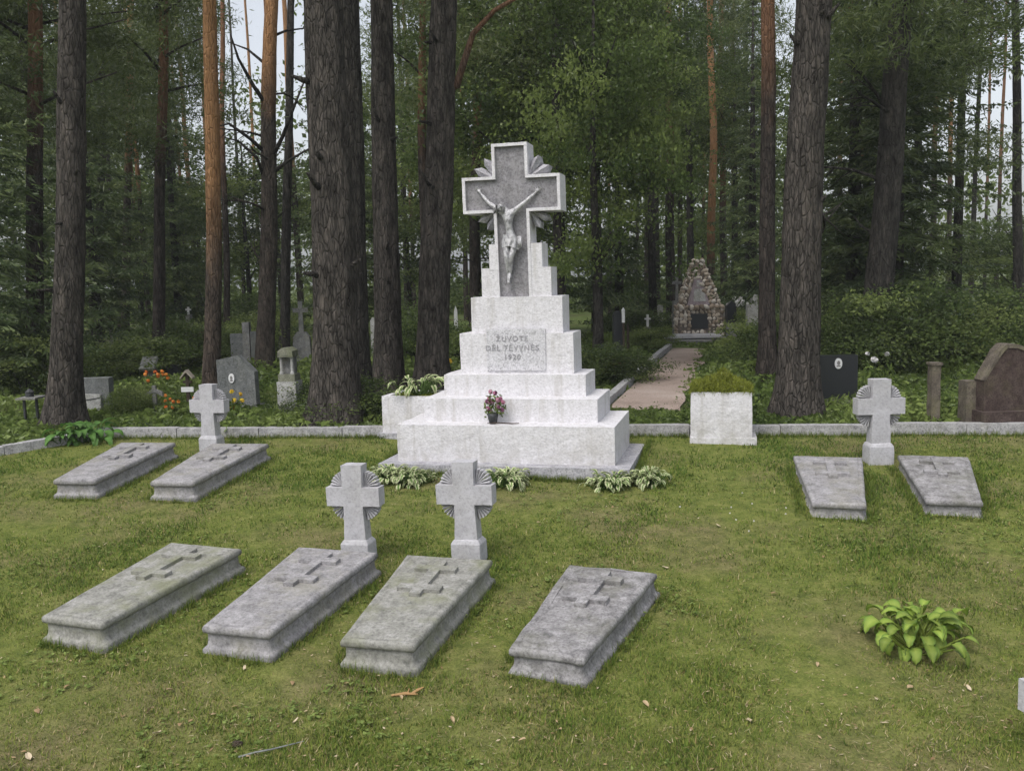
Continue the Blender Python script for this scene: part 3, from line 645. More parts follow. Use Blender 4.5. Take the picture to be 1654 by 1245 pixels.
# ------------------------------------------------------------------ small pale crosses
def quarter_fan(bm, x0, z0, sx, sz, r, y0, y1, n=4):
    for k in range(n):
        a0 = math.radians(4 + 82 * k / n); a1 = math.radians(4 + 82 * (k + 0.74) / n); am = (a0 + a1) / 2
        def P(rad, an, y): return bm.verts.new((x0 + sx * rad * math.cos(an), y, z0 + sz * rad * math.sin(an)))
        c = (-0.012)
        f = [P(c, a0, y0 + 0.012), P(r, a0, y0 + 0.012), P(r * 1.03, am, y0), P(r, a1, y0 + 0.012), P(c, a1, y0 + 0.012)]
        b = [P(c, a0, y1), P(r, a0, y1), P(r * 1.03, am, y1), P(r, a1, y1), P(c, a1, y1)]
        bm.faces.new(f); bm.faces.new(b[::-1])
        for i in range(4): bm.faces.new((f[i], b[i], b[i + 1], f[i + 1]))
def make_grave_cross():
    t = thing('grave_cross', 'x', 'cross', (0, 0, 0), 0, 'pale concrete crosses standing by the grave slabs')
    H = 0.735; zp = 0.185
    bm = bmesh.new()
    pts = [(-0.084, zp - 0.02), (-0.074, 0.435), (-0.205, 0.435), (-0.205, 0.572), (-0.076, 0.572), (-0.079, H), (0.079, H), (0.076, 0.572), (0.205, 0.572), (0.205, 0.435), (0.074, 0.435), (0.084, zp - 0.02)]
    add_prism(bm, pts, -0.055, 0.055); bevel(bm, 0.008, 2); grid_cut(bm, 0.05); roughen(bm, 0.004, 18, 3)
    link('shaft', from_bm('shaft', bm), M['crossgrey'], t)
    bm = bmesh.new()
    for z0, z1, a, b, e, f in ((-0.25, zp - 0.03, 0.112, 0.108, 0.085, 0.080), (zp - 0.03, zp, 0.108, 0.090, 0.080, 0.064)):
        lo = [bm.verts.new(p) for p in ((-a, -e, z0), (a, -e, z0), (a, e, z0), (-a, e, z0))]; hi = [bm.verts.new(p) for p in ((-b, -f, z1), (b, -f, z1), (b, f, z1), (-b, f, z1))]
        if z0 < 0: bm.faces.new(lo[::-1])
        else: bm.faces.new(hi)
        for k in range(4): bm.faces.new((lo[k], lo[(k + 1) % 4], hi[(k + 1) % 4], hi[k]))
    bmesh.ops.remove_doubles(bm, verts=bm.verts, dist=0.0005); bevel(bm, 0.008, 2); grid_cut(bm, 0.05); roughen(bm, 0.005, 16, 4)
    link('foot', from_bm('foot', bm), M['crossgrey'], t)
    for sx in (-1, 1):
        for z0, sz in ((0.572, 1), (0.435, -1)):
            bm = bmesh.new(); quarter_fan(bm, sx * 0.074, z0, sx, sz, 0.108, -0.020, 0.045, 6)
            link('ray_fan', from_bm('ray_fan', bm), M['crossgrey'], t)
    return t
def copy_thing(src, label, loc, rz, scale=1.0, group=None):
    r = src.copy(); COL.objects.link(r); r.location = loc; r.rotation_euler = (0, 0, rz); r.scale = (scale,) * 3; r['label'] = label
    if group: r['group'] = group
    for ch in src.children:
        c = ch.copy(); COL.objects.link(c); c.parent = r
        for g in ch.children:
            k = g.copy(); COL.objects.link(k); k.parent = c
    return r
gc = make_grave_cross()
gc['label'] = 'pale concrete cross with ray fans behind the second front row grave slab'
p = on_lawn(581, 908); gc.location = (p.x, p.y, p.z); gc.rotation_euler = (0, 0, YAW); gc.scale = (1.05,) * 3; gc.rotation_euler.y = -0.018
p = on_lawn(759, 909); copy_thing(gc, 'pale concrete cross with ray fans in front of the white monument plinth', p, YAW - 0.03, 1.08).rotation_euler.y = -0.022
p = on_lawn(343, 730); copy_thing(gc, 'pale cross at the left edge of a back row slab, before the grey granite headstone', p, YAW, 1.04)
p = on_lawn(1418, 748); copy_thing(gc, 'pale cross standing alone between the two half sunken grave slabs', p, YAW + 0.28, 1.16)
p = at_y(1636 + 84, 1116, 4.3); copy_thing(gc, 'pale cross cut off by the picture edge with only one arm end showing', (p.x, p.y, p.z - 0.56), 0.35, 1.12)

# ------------------------------------------------------------------ hostas
def hosta_mesh(name, n, size, seed, spread=1.0, w=0.36):
    r = np.random.default_rng(seed); bm = bmesh.new(); uvl = bm.loops.layers.uv.new('leafmap'); tl = bm.faces.layers.float.new('tint')
    for i in range(n):
        t = i / n; az = r.uniform(0, 2 * math.pi) ; j0 = Vector((r.normal(0, size * 0.35), r.normal(0, size * 0.35), 0)); el0 = math.radians(62 - 52 * t ** 0.9 + r.uniform(-9, 9)); Ls = size * r.uniform(0.75, 1.15); wl = Ls * w * r.uniform(0.85, 1.15)
        st = size * (0.95 + 0.15 * t) * spread * r.uniform(0.75, 1.2); droop = r.uniform(1.5, 2.5) * (0.95 + 0.2 * t)
        dh = Vector((math.cos(az), math.sin(az), 0)); pos = j0 + dh * 0.02; e = min(1.35, el0 + 0.35); rows = []
        for k in range(3): pos = pos + (dh * math.cos(e) + Vector((0, 0, math.sin(e)))) * (st / 3); e -= 0.14
        tilt = r.uniform(-0.35, 0.35); side = Vector((-dh.y, dh.x, 0)) ; side = (side + Vector((0, 0, tilt))).normalized()
        K = 8; shade = r.uniform(0, 1)
        for k in range(K + 1):
            s = k / K; ww = wl * (math.sin(math.pi * min(1, s ** 0.72)) ** 0.8 if 0 < s < 1 else 0.0) * 0.62
            upv = dh * -math.sin(e) + Vector((0, 0, math.cos(e)))
            c = pos; rows.append((c, c + side * ww * 0.55 + upv * ww * 0.10, c + side * ww + upv * ww * 0.22, c - side * ww * 0.55 + upv * ww * 0.10, c - side * ww + upv * ww * 0.22, s))
            pos = pos + (dh * math.cos(e) + Vector((0, 0, math.sin(e)))) * (Ls / K); e -= droop / K
        tw_ = r.uniform(-0.25, 0.25); rows = [(rw[0],) + tuple(x + Vector((r.normal(0, 0.003), r.normal(0, 0.003), 0.02 * tw_)) for x in rw[1:5]) + (rw[5],) for rw in rows]
        vr = [[bm.verts.new(x) for x in rw[:5]] for rw in rows]
        for k in range(K):
            for (p, q, u0, u1) in ((2, 1, 1.0, 0.5), (1, 0, 0.5, 0.0), (0, 3, 0.0, 0.5), (3, 4, 0.5, 1.0)):
                try: f = bm.faces.new((vr[k][p], vr[k][q], vr[k + 1][q], vr[k + 1][p]))
                except ValueError: continue
                f[tl] = shade; f.smooth = True
                for lp, (u, v) in zip(f.loops, ((u0, rows[k][5]), (u1, rows[k][5]), (u1, rows[k + 1][5]), (u0, rows[k + 1][5]))): lp[uvl].uv = (u, v)
        add_tube(bm, [j0 + Vector((0, 0, -0.02)) + dh * 0.02, rows[0][0]], 0.006, 4, False)
    me = bpy.data.meshes.new(name); bm.to_mesh(me); bm.free(); return me
def hosta(label, loc, me, m, rz=0, sc=1.0):
    t = thing('hosta_plant', label, 'plant', loc, rz); t.scale = (sc,) * 3
    link('leaves', me, m, t); return t
p = on_lawn(1480, 1040); hosta('single bright yellow green hosta growing alone in the right foreground lawn', p, hosta_mesh('hosta_leaves', 85, 0.135, 11, 1.45, 0.44), M['hosta'], 0.4)
hv = [hosta_mesh('hosta_leaves', 110, 0.100, 21, 1.35, 0.33), hosta_mesh('hosta_leaves', 95, 0.10, 22, 1.3, 0.33)]
for i, (x, y, lab, sc) in enumerate(((628, 778, 'white edged hosta at the left front corner of the monument plinth', 1.0), (664, 783, 'white edged hosta just left of the middle pale cross, against the plinth', 1.0),
        (818, 787, 'white edged hosta just right of the middle pale cross, against the plinth', 1.05), (988, 790, 'white edged hosta under the right end of the monument plinth front', 1.0), (1046, 783, 'white edged hosta beyond the right front corner of the monument plinth', 1.0))):
    p = on_lawn(x, y); hosta(lab, p, hv[i % 2], M['hosta_white'], i * 1.3, sc)
hg = hosta_mesh('hosta_leaves', 40, 0.17, 31, 1.0, 0.40)
for i, (x, y, lab, sc) in enumerate(((112, 717, 'green hosta clump at the kerb corner nearest the left picture edge', 0.85), (142, 713, 'tallest green hosta clump against the far left lawn corner', 1.15))):
    p = on_lawn(x, y); hosta(lab, p, hg, M['hosta_green'], 2.1 * i, sc)
t = thing('hosta_plant', 'striped hosta growing out of the left white planter', 'plant', PLL.matrix_basis @ Vector((0.03, 0.0, 0.46)), 0.6)
link('leaves', hosta_mesh('hosta_leaves', 50, 0.17, 44, 1.25, 0.26), M['hosta_white'], t)
bm = bmesh.new()
for a, l in ((0.3, 0.26), (2.6, 0.18)): add_tube(bm, [(0, 0, 0), (math.cos(a) * 0.05, 0, l * 0.6), (math.cos(a) * 0.10, 0.01, l)], [0.006, 0.005, 0.003], 5)
link('flower_stalk', from_bm('flower_stalk', bm), M['weeds'], t)

# ------------------------------------------------------------------ loose leaf geometry
def leaf_cards(C, D, Lg, Wd, r, flat=0.0):
    """diamond leaves: centre C, direction D, random roll"""
    n = len(C); D = D / np.linalg.norm(D, axis=1, keepdims=True)
    S = np.cross(D, r.normal(size=(n, 3)) * (1 - flat) + np.array([0, 0, 1.0]) * flat); S /= np.linalg.norm(S, axis=1, keepdims=True) + 1e-9
    Lg = np.asarray(Lg).reshape(-1, 1); Wd = np.asarray(Wd).reshape(-1, 1)
    return np.stack([C - D * Lg * 0.5, C + S * Wd * 0.5, C + D * Lg * 0.5, C - S * Wd * 0.5], 1)
def broad_crown(name, seed, H, Rr, nb, nl, leaf, z0=0.0, shape=1.0, sag=0.0):
    """many leaf clumps hung through an uneven egg-shaped volume with gaps"""
    r = np.random.default_rng(seed); V = []; T = []
    nB = max(10, nb // 8); u = r.uniform(-1, 1, nB); th = r.uniform(0, 2 * np.pi, nB); rad = r.uniform(0.18, 1.0, nB) ** 0.55
    lob = 1 + 0.25 * np.sin(3 * th + seed) * np.cos(4 * u + seed)
    c = np.stack([np.sqrt(1 - u * u) * np.cos(th) * Rr * rad * lob, np.sqrt(1 - u * u) * np.sin(th) * Rr * rad * lob, z0 + H * 0.5 * (1 + u * rad * 0.98) ** shape], 1)
    for i in range(nB):
        tone = r.uniform(0.08, 0.92); bw = Rr * r.uniform(0.20, 0.38); out = c[i] * np.array([1, 1, 0]); out /= np.linalg.norm(out) + 1e-6
        for q in range(8):
            m = int(nl * r.uniform(0.5, 1.4)); sp = leaf * r.uniform(1.6, 3.4)
            off = r.normal(size=3) * np.array([bw, bw, bw * 0.42]); off[2] -= 0.35 * max(0.0, float(off @ out))
            P = c[i] + off + r.normal(size=(m, 3)) * np.array([sp, sp, sp * 0.5])
            P[:, 2] = np.maximum(P[:, 2], z0 + 0.02)
            D = r.normal(size=(m, 3)); D[:, 2] = D[:, 2] * 0.6 - 0.35
            V.append(leaf_cards(P, D, leaf * r.uniform(0.7, 1.3, m), leaf * 0.62 * r.uniform(0.7, 1.2, m), r, 0.45))
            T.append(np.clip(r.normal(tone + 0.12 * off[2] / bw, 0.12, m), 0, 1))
    return np_mesh(name, np.concatenate(V), 4, np.concatenate(T))
def spruce_crown(name, seed, H, R0, z0, per=8, gap=0.33, dens=20):
    r = np.random.default_rng(seed); V = []; T = []
    z = z0
    while z < H - 0.15:
        f = (H - z) / (H - z0); Lb = R0 * (f ** 0.8) * r.uniform(0.85, 1.1)
        for b in range(per):
            az = 2 * np.pi * (b + r.uniform(-0.4, 0.4)) / per + z * 2.1; L = Lb * r.uniform(0.6, 1.15); n = max(6, int(dens * L / 1.6)); s = np.sort(r.uniform(0.12, 1, n))
            droop = -0.10 - 0.30 * f
            bx = s * L; bz = z + r.uniform(-0.12, 0.12) + droop * L * s + 0.22 * L * s ** 2.2
            dh = np.array([np.cos(az), np.sin(az), 0]); sd = np.array([-dh[1], dh[0], 0]); tone = r.uniform(0.2, 0.8)
            for sg in (-1, 1):
                tw = (0.10 + 0.30 * (1 - s) * L) * r.uniform(0.5, 1.15, n); tw = np.minimum(tw, 0.55)
                base = dh[None] * bx[:, None]; base[:, 2] += bz
                D = dh[None] * r.uniform(0.35, 0.8, (n, 1)) + sd[None] * sg + np.array([0, 0, 1])[None] * r.uniform(-0.75, -0.15, (n, 1))
                D /= np.linalg.norm(D, axis=1, keepdims=True)
                for k in range(3):
                    P = base + D * (tw[:, None] * (0.2 + 0.3 * k)) + r.normal(size=(n, 3)) * 0.025
                    V.append(leaf_cards(P, D + r.normal(size=(n, 3)) * 0.30, tw * r.uniform(0.40, 0.75, n), r.uniform(0.022, 0.050, n), r, 0.2)); T.append(np.clip(r.normal(tone + 0.15 * (k - 1), 0.12, n), 0, 1))
        z += gap * r.uniform(0.8, 1.2)
    return np_mesh(name, np.concatenate(V), 4, np.concatenate(T))
def pine_crown(name, seed, H, Rr, nb=70, nl=120, z0=0.0):
    r = np.random.default_rng(seed); V = []; T = []
    for i in range(nb):
        u = r.uniform(0, 1); az = r.uniform(0, 2 * np.pi); rr = Rr * np.sqrt(r.uniform(0.05, 1)) * (1.0 - 0.55 * u); c = np.array([np.cos(az) * rr, np.sin(az) * rr, z0 + H * u - 0.15 * rr])
        m = int(nl * r.uniform(0.6, 1.3)); sp = r.uniform(0.22, 0.42)
        P = c + r.normal(size=(m, 3)) * np.array([sp, sp, sp * 0.42]); D = r.normal(size=(m, 3)) + np.array([0, 0, 0.6])
        V.append(leaf_cards(P, D, r.uniform(0.13, 0.24, m), r.uniform(0.018, 0.040, m), r)); T.append(np.clip(r.normal(r.uniform(0.3, 0.75), 0.12, m), 0, 1))
    return np_mesh(name, np.concatenate(V), 4, np.concatenate(T))

# ------------------------------------------------------------------ trunks
def trunk_mesh(H, R, lean=(0, 0), flare=0.5, seed=0, seg=20, dz=0.16, taper=0.55, bark=0.07, wob=0.10, R_at=2.0):
    bm = bmesh.new(); n = int((H + 0.4) / dz); prev = None; off = Vector((seed * 5.3, seed * 2.9, seed * 1.1)); k0 = 1 - taper * R_at / H
    for i in range(n + 1):
        z = -0.4 + (H + 0.4) * i / n
        r = R / k0 * (1 - taper * max(0, z) / H) * (1 + flare * math.exp(-max(0, z) / 0.32))
        c = Vector((lean[0] * z + wob * mnoise.noise((z * 0.25, seed, 0)), lean[1] * z + wob * mnoise.noise((z * 0.25, seed, 9)), z)); ring = []
        for k in range(seg):
            th = 2 * math.pi * k / seg; d = Vector((math.cos(th), math.sin(th), 0))
            b = mnoise.noise(Vector((d.x * 2.8, d.y * 2.8, z * 1.1)) + off) * bark + (0.5 - abs(mnoise.noise(Vector((d.x * 7, d.y * 7, z * 2.0)) + off)) * 2) * bark * 0.8 + mnoise.noise(Vector((d.x * 15, d.y * 15, z * 6)) + off) * bark * 0.5
            ro = flare * 0.35 * math.exp(-max(0, z) / 0.3) * math.sin(th * 4 + seed) * 0.5
            ring.append(bm.verts.new(c + d * (r * (1 + b + ro))))
        if prev:
            for k in range(seg): bm.faces.new((prev[k], prev[(k + 1) % seg], ring[(k + 1) % seg], ring[k]))
        prev = ring
    bm.faces.new(prev)
    return from_bm('trunk', bm, True)
def branch_mesh(paths, seg=6):
    bm = bmesh.new()
    for pts, r0, r1 in paths:
        n = len(pts); add_tube(bm, pts, [r0 + (r1 - r0) * i / (n - 1) for i in range(n)], seg)
    return from_bm('branch', bm, True)
def dead_branch(rs, z, az, L, up, r0):
    pts = [Vector((0, 0, z))]; d = Vector((math.cos(az), math.sin(az), up)); paths = []; p = pts[0]
    for i in range(6):
        p = p + d * (L / 6); d = (d + Vector((rs.uniform(-.25, .25), rs.uniform(-.25, .25), rs.uniform(-.22, .16)))).normalized(); pts.append(p.copy())
    paths.append((pts, r0, r0 * 0.3))
    for i in (2, 3, 4):
        q = pts[i]; dd = (pts[i + 1] - pts[i]).normalized(); s = dd.cross(Vector((rs.uniform(-1, 1), rs.uniform(-1, 1), 0.5))).normalized()
        paths.append(([q, q + (dd + s) * L * 0.10, q + (dd * 1.2 + s * 1.6) * L * 0.16], r0 * 0.45, r0 * 0.12))
    return paths
PINE = [pine_crown('pine_foliage', 100 + i, 4.2, 2.3, 125, 115) for i in range(3)]
def near_pine(label, xb, yb, xt, wpx, bark, H=13.0, flare=0.6, seed=1, seg=22, zc=8.5, crown=True, dead=0, cat='tree', z=None, dist=None, name='pine_tree', cs=1.0):
    b = on_floor(xb, yb) if dist is None else at_y(xb, 450, dist)
    b = Vector((b.x, b.y, gz(b.x, b.y)))
    top = at_y(xt, 0, b.y); ln = ((top.x - b.x) / (top.z - b.z), random.uniform(-0.008, 0.008))
    if dist is not None:
        m0 = at_y(xb, 450, b.y); ln = ((top.x - m0.x) / (top.z - m0.z), 0.0); b = Vector((m0.x - ln[0] * (m0.z - gz(b.x, b.y)), b.y, gz(b.x, b.y)))
    R = wpx / 2 * (b.y) / PF
    t = thing(name, label, cat, b)
    link('trunk', trunk_mesh(H, R, ln, flare, seed, 44 if wpx > 40 else 22, 0.09 if wpx > 40 else 0.14), M[bark], t)
    zc, cs = {1: (8.5, 1), 2: (4.6, 0.9), 5: (9, 1), 9: (8.5, 1), 11: (5.2, 1.0), 12: (6, 1), 13: (5.6, 0.75), 14: (6.2, 0.8), 15: (5.4, 0.85), 17: (10.5, 0.9), 18: (7.4, 0.8), 19: (8.0, 0.75), 20: (6.2, 0.8), 21: (6.0, 0.95), 23: (4.2, 0.9)}.get(seed, (0, 0))
    if zc:
        c = link('crown', PINE[seed % 3], M['pine'], t); c.location = (ln[0] * zc, 0, zc); c.rotation_euler = (0, 0, seed * 1.7); c.scale = (cs, cs, cs * 0.9)
        rs = random.Random(seed); ps = []
        for k in range(6):
            az = rs.uniform(0, 6.28); L = rs.uniform(0.9, 2.0) * cs; z0 = rs.uniform(0.2, 2.4) * cs
            ps.append(([Vector((0, 0, z0)), Vector((math.cos(az) * L * 0.45, math.sin(az) * L * 0.45, z0 + 0.25)), Vector((math.cos(az) * L, math.sin(az) * L, z0 + 0.45))], 0.035, 0.012))
        o = link('limbs', branch_mesh(ps, 5), M['bark_rust'], t); o.location = (ln[0] * zc, 0, zc)
    if seed in (1, 5, 7, 8, 9):
        rs = random.Random(seed + 50)
        for k in range(5):
            zz = rs.uniform(1.6, 5.6); az = rs.uniform(3.6, 5.9); d = Vector((math.cos(az), math.sin(az), rs.uniform(-0.1, 0.5))); rr = R * (1 - 0.55 * zz / H) * 0.9; L = rs.uniform(0.06, 0.30)
            o = link('branch', branch_mesh([([d * (rr * 0.7), d * (rr + L * 0.4), d * (rr + L) + Vector((0, 0, L * rs.uniform(-0.2, 0.4)))], R * rs.uniform(0.14, 0.22), R * 0.07)], 8), M['bark_dark'], t); o.location = (ln[0] * zz, 0, zz)
    if dead:
        rs = random.Random(seed * 3 + 1)
        for k in range(dead):
            zz = rs.uniform(2.0, 6.5); me = branch_mesh(dead_branch(rs, 0, rs.uniform(0, 6.28), rs.uniform(0.8, 1.9), rs.uniform(-0.2, 0.6), R * 0.16))
            o = link('branch', me, M[bark], t); o.location = (ln[0] * zz, 0, zz)
    return t, ln, R
NP = near_pine
NP('broad dark grey pine trunk rising just behind the kerb at the far left', 103, 690, 122, 45, 'bark_grey', seed=1)
NP('dark pine trunk in shade left of the broad grey pine by the left kerb', 58, 0, 54, 26, 'bark_rust', seed=2, dist=16.5)
T, ln, R = NP('slender orange barked pine rising beside the grey granite headstone with oval portrait', 340, 652, 345, 25, 'bark_bright', seed=3, flare=0.3)
T, ln, R = NP('mid grey pine with dead side branches, orange high up, left of the massive twin pine', 428, 600, 441, 27, 'bark_orange', seed=4, dead=6, flare=0.3)
def limb(T, Y, pix, r0):
    me = branch_mesh([([at_y(x, y, Y + dy) - T.location for x, y, dy in pix], r0, r0 * 0.3)], 6); return link('branch', me, M['bark_dark'], T)
yT = T.location.y
for pix, r0 in (([(434, 175, 0), (410, 140, -.3), (385, 95, -.6), (372, 55, -.8)], 0.05), ([(432, 250, 0), (405, 225, -.4), (370, 200, -.7), (350, 205, -.9)], 0.045), ([(428, 292, 0), (415, 255, -.3), (385, 228, -.5), (362, 222, -.7)], 0.04),
        ([(434, 285, 0), (462, 262, -.2), (500, 240, -.3)], 0.05), ([(436, 262, 0), (456, 222, -.2), (476, 170, -.3), (492, 130, -.3)], 0.05), ([(436, 110, 0), (400, 80, .3), (368, 68, .4)], 0.035), ([(438, 60, 0), (462, 50, .2), (500, 45, .2)], 0.035), ([(430, 370, 0), (455, 345, .2), (488, 318, .3)], 0.03)): limb(T, yT, pix, r0)
NP('massive pine trunk, the thickest on the left half, with a flaring base behind the kerb', 541, 686, 524, 68, 'bark_grey', seed=5, H=14, flare=0.55, seg=30)
NP('dark pine trunk pressed against the right side of the massive left pine', 581, 664, 563, 38, 'bark_dark', seed=6)
NP('straight brown pine trunk between the massive pine and the leaning one behind the planter', 627, 640, 616, 41, 'bark_grey', seed=7)
T, ln, R = NP('leaning pine trunk with a thick rising side branch, directly left of the monument', 698, 642, 719, 48, 'bark_grey', seed=8, flare=0.5)
q0 = Vector((ln[0] * 4.45, 0, 4.45)); me = branch_mesh([([q0, q0 + Vector((0.22, -0.05, 0.10)), q0 + Vector((0.34, -0.1, 0.42)), q0 + Vector((0.48, -0.1, 0.80)), q0 + Vector((0.80, -0.15, 1.10)), q0 + Vector((1.5, -0.2, 1.45))], 0.07, 0.025)], 8)
link('branch', me, M['bark_rust'], T)
NP('great broad pine trunk, the thickest on the right half, behind the kerb', 1287, 668, 1312, 60, 'bark_grey', seed=9, H=14, flare=0.4, seg=30, dead=2)
NP('tall pine with rust red upper bark, just left of the great right pine', 1240, 0, 1242, 25, 'bark_rust', seed=10, dist=15.0)
NP('dark spreading pine trunk between the great right pine and the open right edge', 1422, 0, 1458, 42, 'bark_dark', seed=11, dist=16.5, dead=4)
NP('thin dark trunk hidden in the leafy crown right behind the monument cross', 900, 0, 902, 20, 'bark_dark', seed=12, dist=19)
NP('slim pine with reddish brown bark left of the leaning pine', 683, 0, 683, 15, 'bark_rust', seed=13, dist=21)
NP('slim pine seen between the leaning pine and the monument cross', 767, 0, 769, 17, 'bark_rust', seed=14, dist=24, dead=2)
NP('orange stemmed pine left of the slender one by the granite headstone', 256, 0, 262, 18, 'bark_rust', seed=15, dist=19, dead=2)
NP('thin purplish pine close beside the slender orange barked pine', 364, 0, 359, 10, 'bark_rust', seed=16, dist=25)
NP('tall orange patched pine rising behind the fieldstone pyramid', 1150, 0, 1149, 13, 'bark_bright', seed=17, dist=31, H=17, zc=12)
NP('thin pale orange pine leaning left above the great right pine shoulder', 1412, 0, 1374, 12, 'bark_bright', seed=18, dist=26, H=15, zc=10.5)
NP('bluish thin pine at the right picture edge against the open sky', 1644, 0, 1640, 15, 'bark_dark', seed=19, dist=25, dead=3, crown=False)
NP('thin dark pine left of the great pine row, near the top left sky gap', 161, 0, 163, 13, 'bark_dark', seed=20, dist=26)
NP('crooked orange pine in the upper left, between dark spruces', 203, 0, 212, 13, 'bark_orange', seed=21, dist=28, H=15, zc=10.5)
NP('thin trunk behind the mid grey pine with dead branches', 461, 0, 470, 15, 'bark_dark', seed=22, dist=22)
NP('slim straight trunk inside the dark spruces right of the great right pine', 1478, 0, 1490, 13, 'bark_dark', seed=23, dist=23)

# far trunks one cannot tell apart
far_src = []
for i in range(3):
    t = thing('pine_tree', 'slender far pine trunk standing deep in the wood behind the graves', 'tree', (0, 0, 0), 0, 'far pine trunks deep in the wood')
    link('trunk', trunk_mesh(17, 0.15, (random.uniform(-.02, .02), 0), 0.2, 40 + i, 10, 0.5, 0.6), M[('bark_dark', 'bark_rust', 'bark_orange')[i]], t)
    c = link('crown', PINE[i], M['pine'], t); c.location = (0, 0, 11.5); c.scale = (1.1, 1.1, 1.25); far_src.append(t)
far = [(30, 33, 8), (76, 30, 8), (120, 36, 9), (190, 34, 9), (225, 40, 7), (236, 30, 8), (291, 33, 9), (302, 40, 6), (318, 36, 8), (392, 41, 6), (452, 38, 7), (484, 33, 10), (655, 37, 8), (668, 42, 7), (752, 40, 8), (960, 30, 10), (985, 38, 7), (1044, 40, 7),
       (1061, 33, 12), (1083, 31, 14), (1098, 40, 8), (1117, 34, 11), (1168, 36, 11), (1186, 41, 8), (1206, 38, 7), (1355, 36, 8), (1378, 31, 10), (1400, 40, 7), (1505, 34, 9), (1532, 39, 8), (1568, 36, 8), (1610, 42, 6), (60, 44, 6), (150, 45, 6), (345, 46, 6), (420, 47, 6), (710, 46, 6), (1030, 47, 6), (1135, 46, 6), (1450, 45, 6), (1590, 47, 5)]
for i, (x, dist, w) in enumerate(far):
    p = at_y(x, 450, dist); s = (w / 2 * dist / PF) / 0.145
    src = far_src[i % 3]
    if i < 3: o = src
    else: o = copy_thing(src, src['label'], (0, 0, 0), 0)
    o.location = (p.x, dist, gz(0, dist)); o.rotation_euler = (0, 0, i * 2.4); o.scale = (s, s, random.uniform(0.9, 1.2))
    for ch in o.children:
        if ch.name.startswith('crown'):
            if (i % 2 and i > 2) or 330 < x < 470 or x > 1560: bpy.data.objects.remove(ch)
            else: ch.scale = (0.95 / max(s, 0.5), 0.95 / max(s, 0.5), 1.1); ch.location.z = 5.5 + (i * 0.618 % 1) * 4.5

# ------------------------------------------------------------------ leafy trees and spruces
SPR = [spruce_crown('spruce_foliage', 200 + i, 11 + i, 2.6, 0.7 + 0.4 * i) for i in range(3)]
def spruce(label, x, dist, sc=1.0, k=0, rz=0.0, group=None, zoff=0.0):
    p = at_y(x, 450, dist); t = thing('spruce_tree', label, 'tree', (p.x, dist, gz(p.x, dist) - 0.05), rz, group); t.scale = (sc, sc, sc)
    H = 11 + k
    bm = bmesh.new(); add_tube(bm, [(0, 0, -0.2), (0, 0, H * 0.5), (0, 0, H - 0.1)], [0.17, 0.10, 0.015], 10); link('trunk', from_bm('trunk', bm, True), M['bark_dark'], t)
    link('crown', SPR[k], M['spruce'], t); return t
spruce('dark drooping spruce at the left picture edge behind the kerb', -40, 15.5, 0.95, 0, 0.3)
spruce('dark spruce filling the gap right of the broad left pine', 150, 22.5, 0.9, 1, 1.1)
spruce('dark spruce left of the slender orange barked pine', 285, 27, 0.75, 2, 2.0)
spruce('tall dark spruce behind the far left pine trunks', 70, 24, 1.15, 2, 4.0)
spruce('dark spruce just right of the fieldstone pyramid', 1215, 29, 0.95, 0, 0.4)
spruce('wide dark spruce directly right of the great right pine', 1378, 20, 1.05, 1, 3.0)
spruce('big dark spruce on the right with a ragged edge against the sky', 1446, 18.5, 1.0, 2, 1.9)
spruce('dark spruce farther back between the two wide right spruces', 1400, 24, 1.1, 0, 5.0)
spruce('dark spruce glimpsed between the massive pine and the straight brown pine', 560, 26, 0.95, 1, 2.5)
spruce('dark spruce behind the upper arms of the monument cross', 860, 25.5, 1.2, 2, 0.9)
spruce('dark spruce left of the path, behind the leafy tree', 1000, 30, 1.0, 0, 3.7)
BRD = [broad_crown('leafy_foliage', 300 + i, 7.0, 2.2, 240, 95, 0.11) for i in range(3)]
def leafy(label, x, dist, z0, sc=(1, 1, 1), k=0, rz=0.0, m='broad', cat='tree', name='leafy_tree', r=0.09):
    p = at_y(x, 450, dist); t = thing(name, label, cat, (p.x, dist, gz(p.x, dist) - 0.05), rz)
    bm = bmesh.new(); Hc = z0 + 7 * sc[2]
    add_tube(bm, [(0, 0, -0.2), (0.05, 0.03, z0), (0.0, 0.05, z0 + 3 * sc[2]), (0.05, 0, Hc - 0.7)], [r * 1.5, r, r * 0.7, r * 0.2], 9)
    rs = random.Random(k * 7 + int(x))
    for q in range(7):
        az = rs.uniform(0, 6.28); zz = z0 + rs.uniform(0.3, 4.5) * sc[2]; L = rs.uniform(0.8, 1.8) * sc[0]
        add_tube(bm, [(0.03, 0.03, zz), (math.cos(az) * L * 0.5, math.sin(az) * L * 0.5, zz + L * 0.35), (math.cos(az) * L, math.sin(az) * L, zz + L * 0.8)], [r * 0.4, r * 0.25, r * 0.1], 5)
    link('trunk', from_bm('trunk', bm, True), M['bark_dark'], t)
    c = link('crown', BRD[k], M[m], t); c.location = (0, 0, z0); c.scale = sc; return t
leafy('dense leafy tree immediately right of the monument cross, hanging low', 962, 17.0, 1.0, (0.62, 0.7, 0.95), 0, 0.2)
leafy('leafy tree whose crown fills the space above the monument cross', 855, 21, 2.6, (1.0, 1.0, 1.05), 1, 1.4)
leafy('leafy tree over the sandy path with sky showing through', 1055, 28, 5.2, (0.75, 0.75, 0.85), 2, 2.2)
leafy('taller leafy tree behind the one hanging beside the monument', 965, 22, 3.6, (0.9, 0.9, 0.95), 2, 4.4)
leafy('light green birch left of the massive pine, below the sky gap', 400, 33, 1.6, (1.15, 1.15, 0.85), 0, 0.5, 'birch', name='birch_tree')
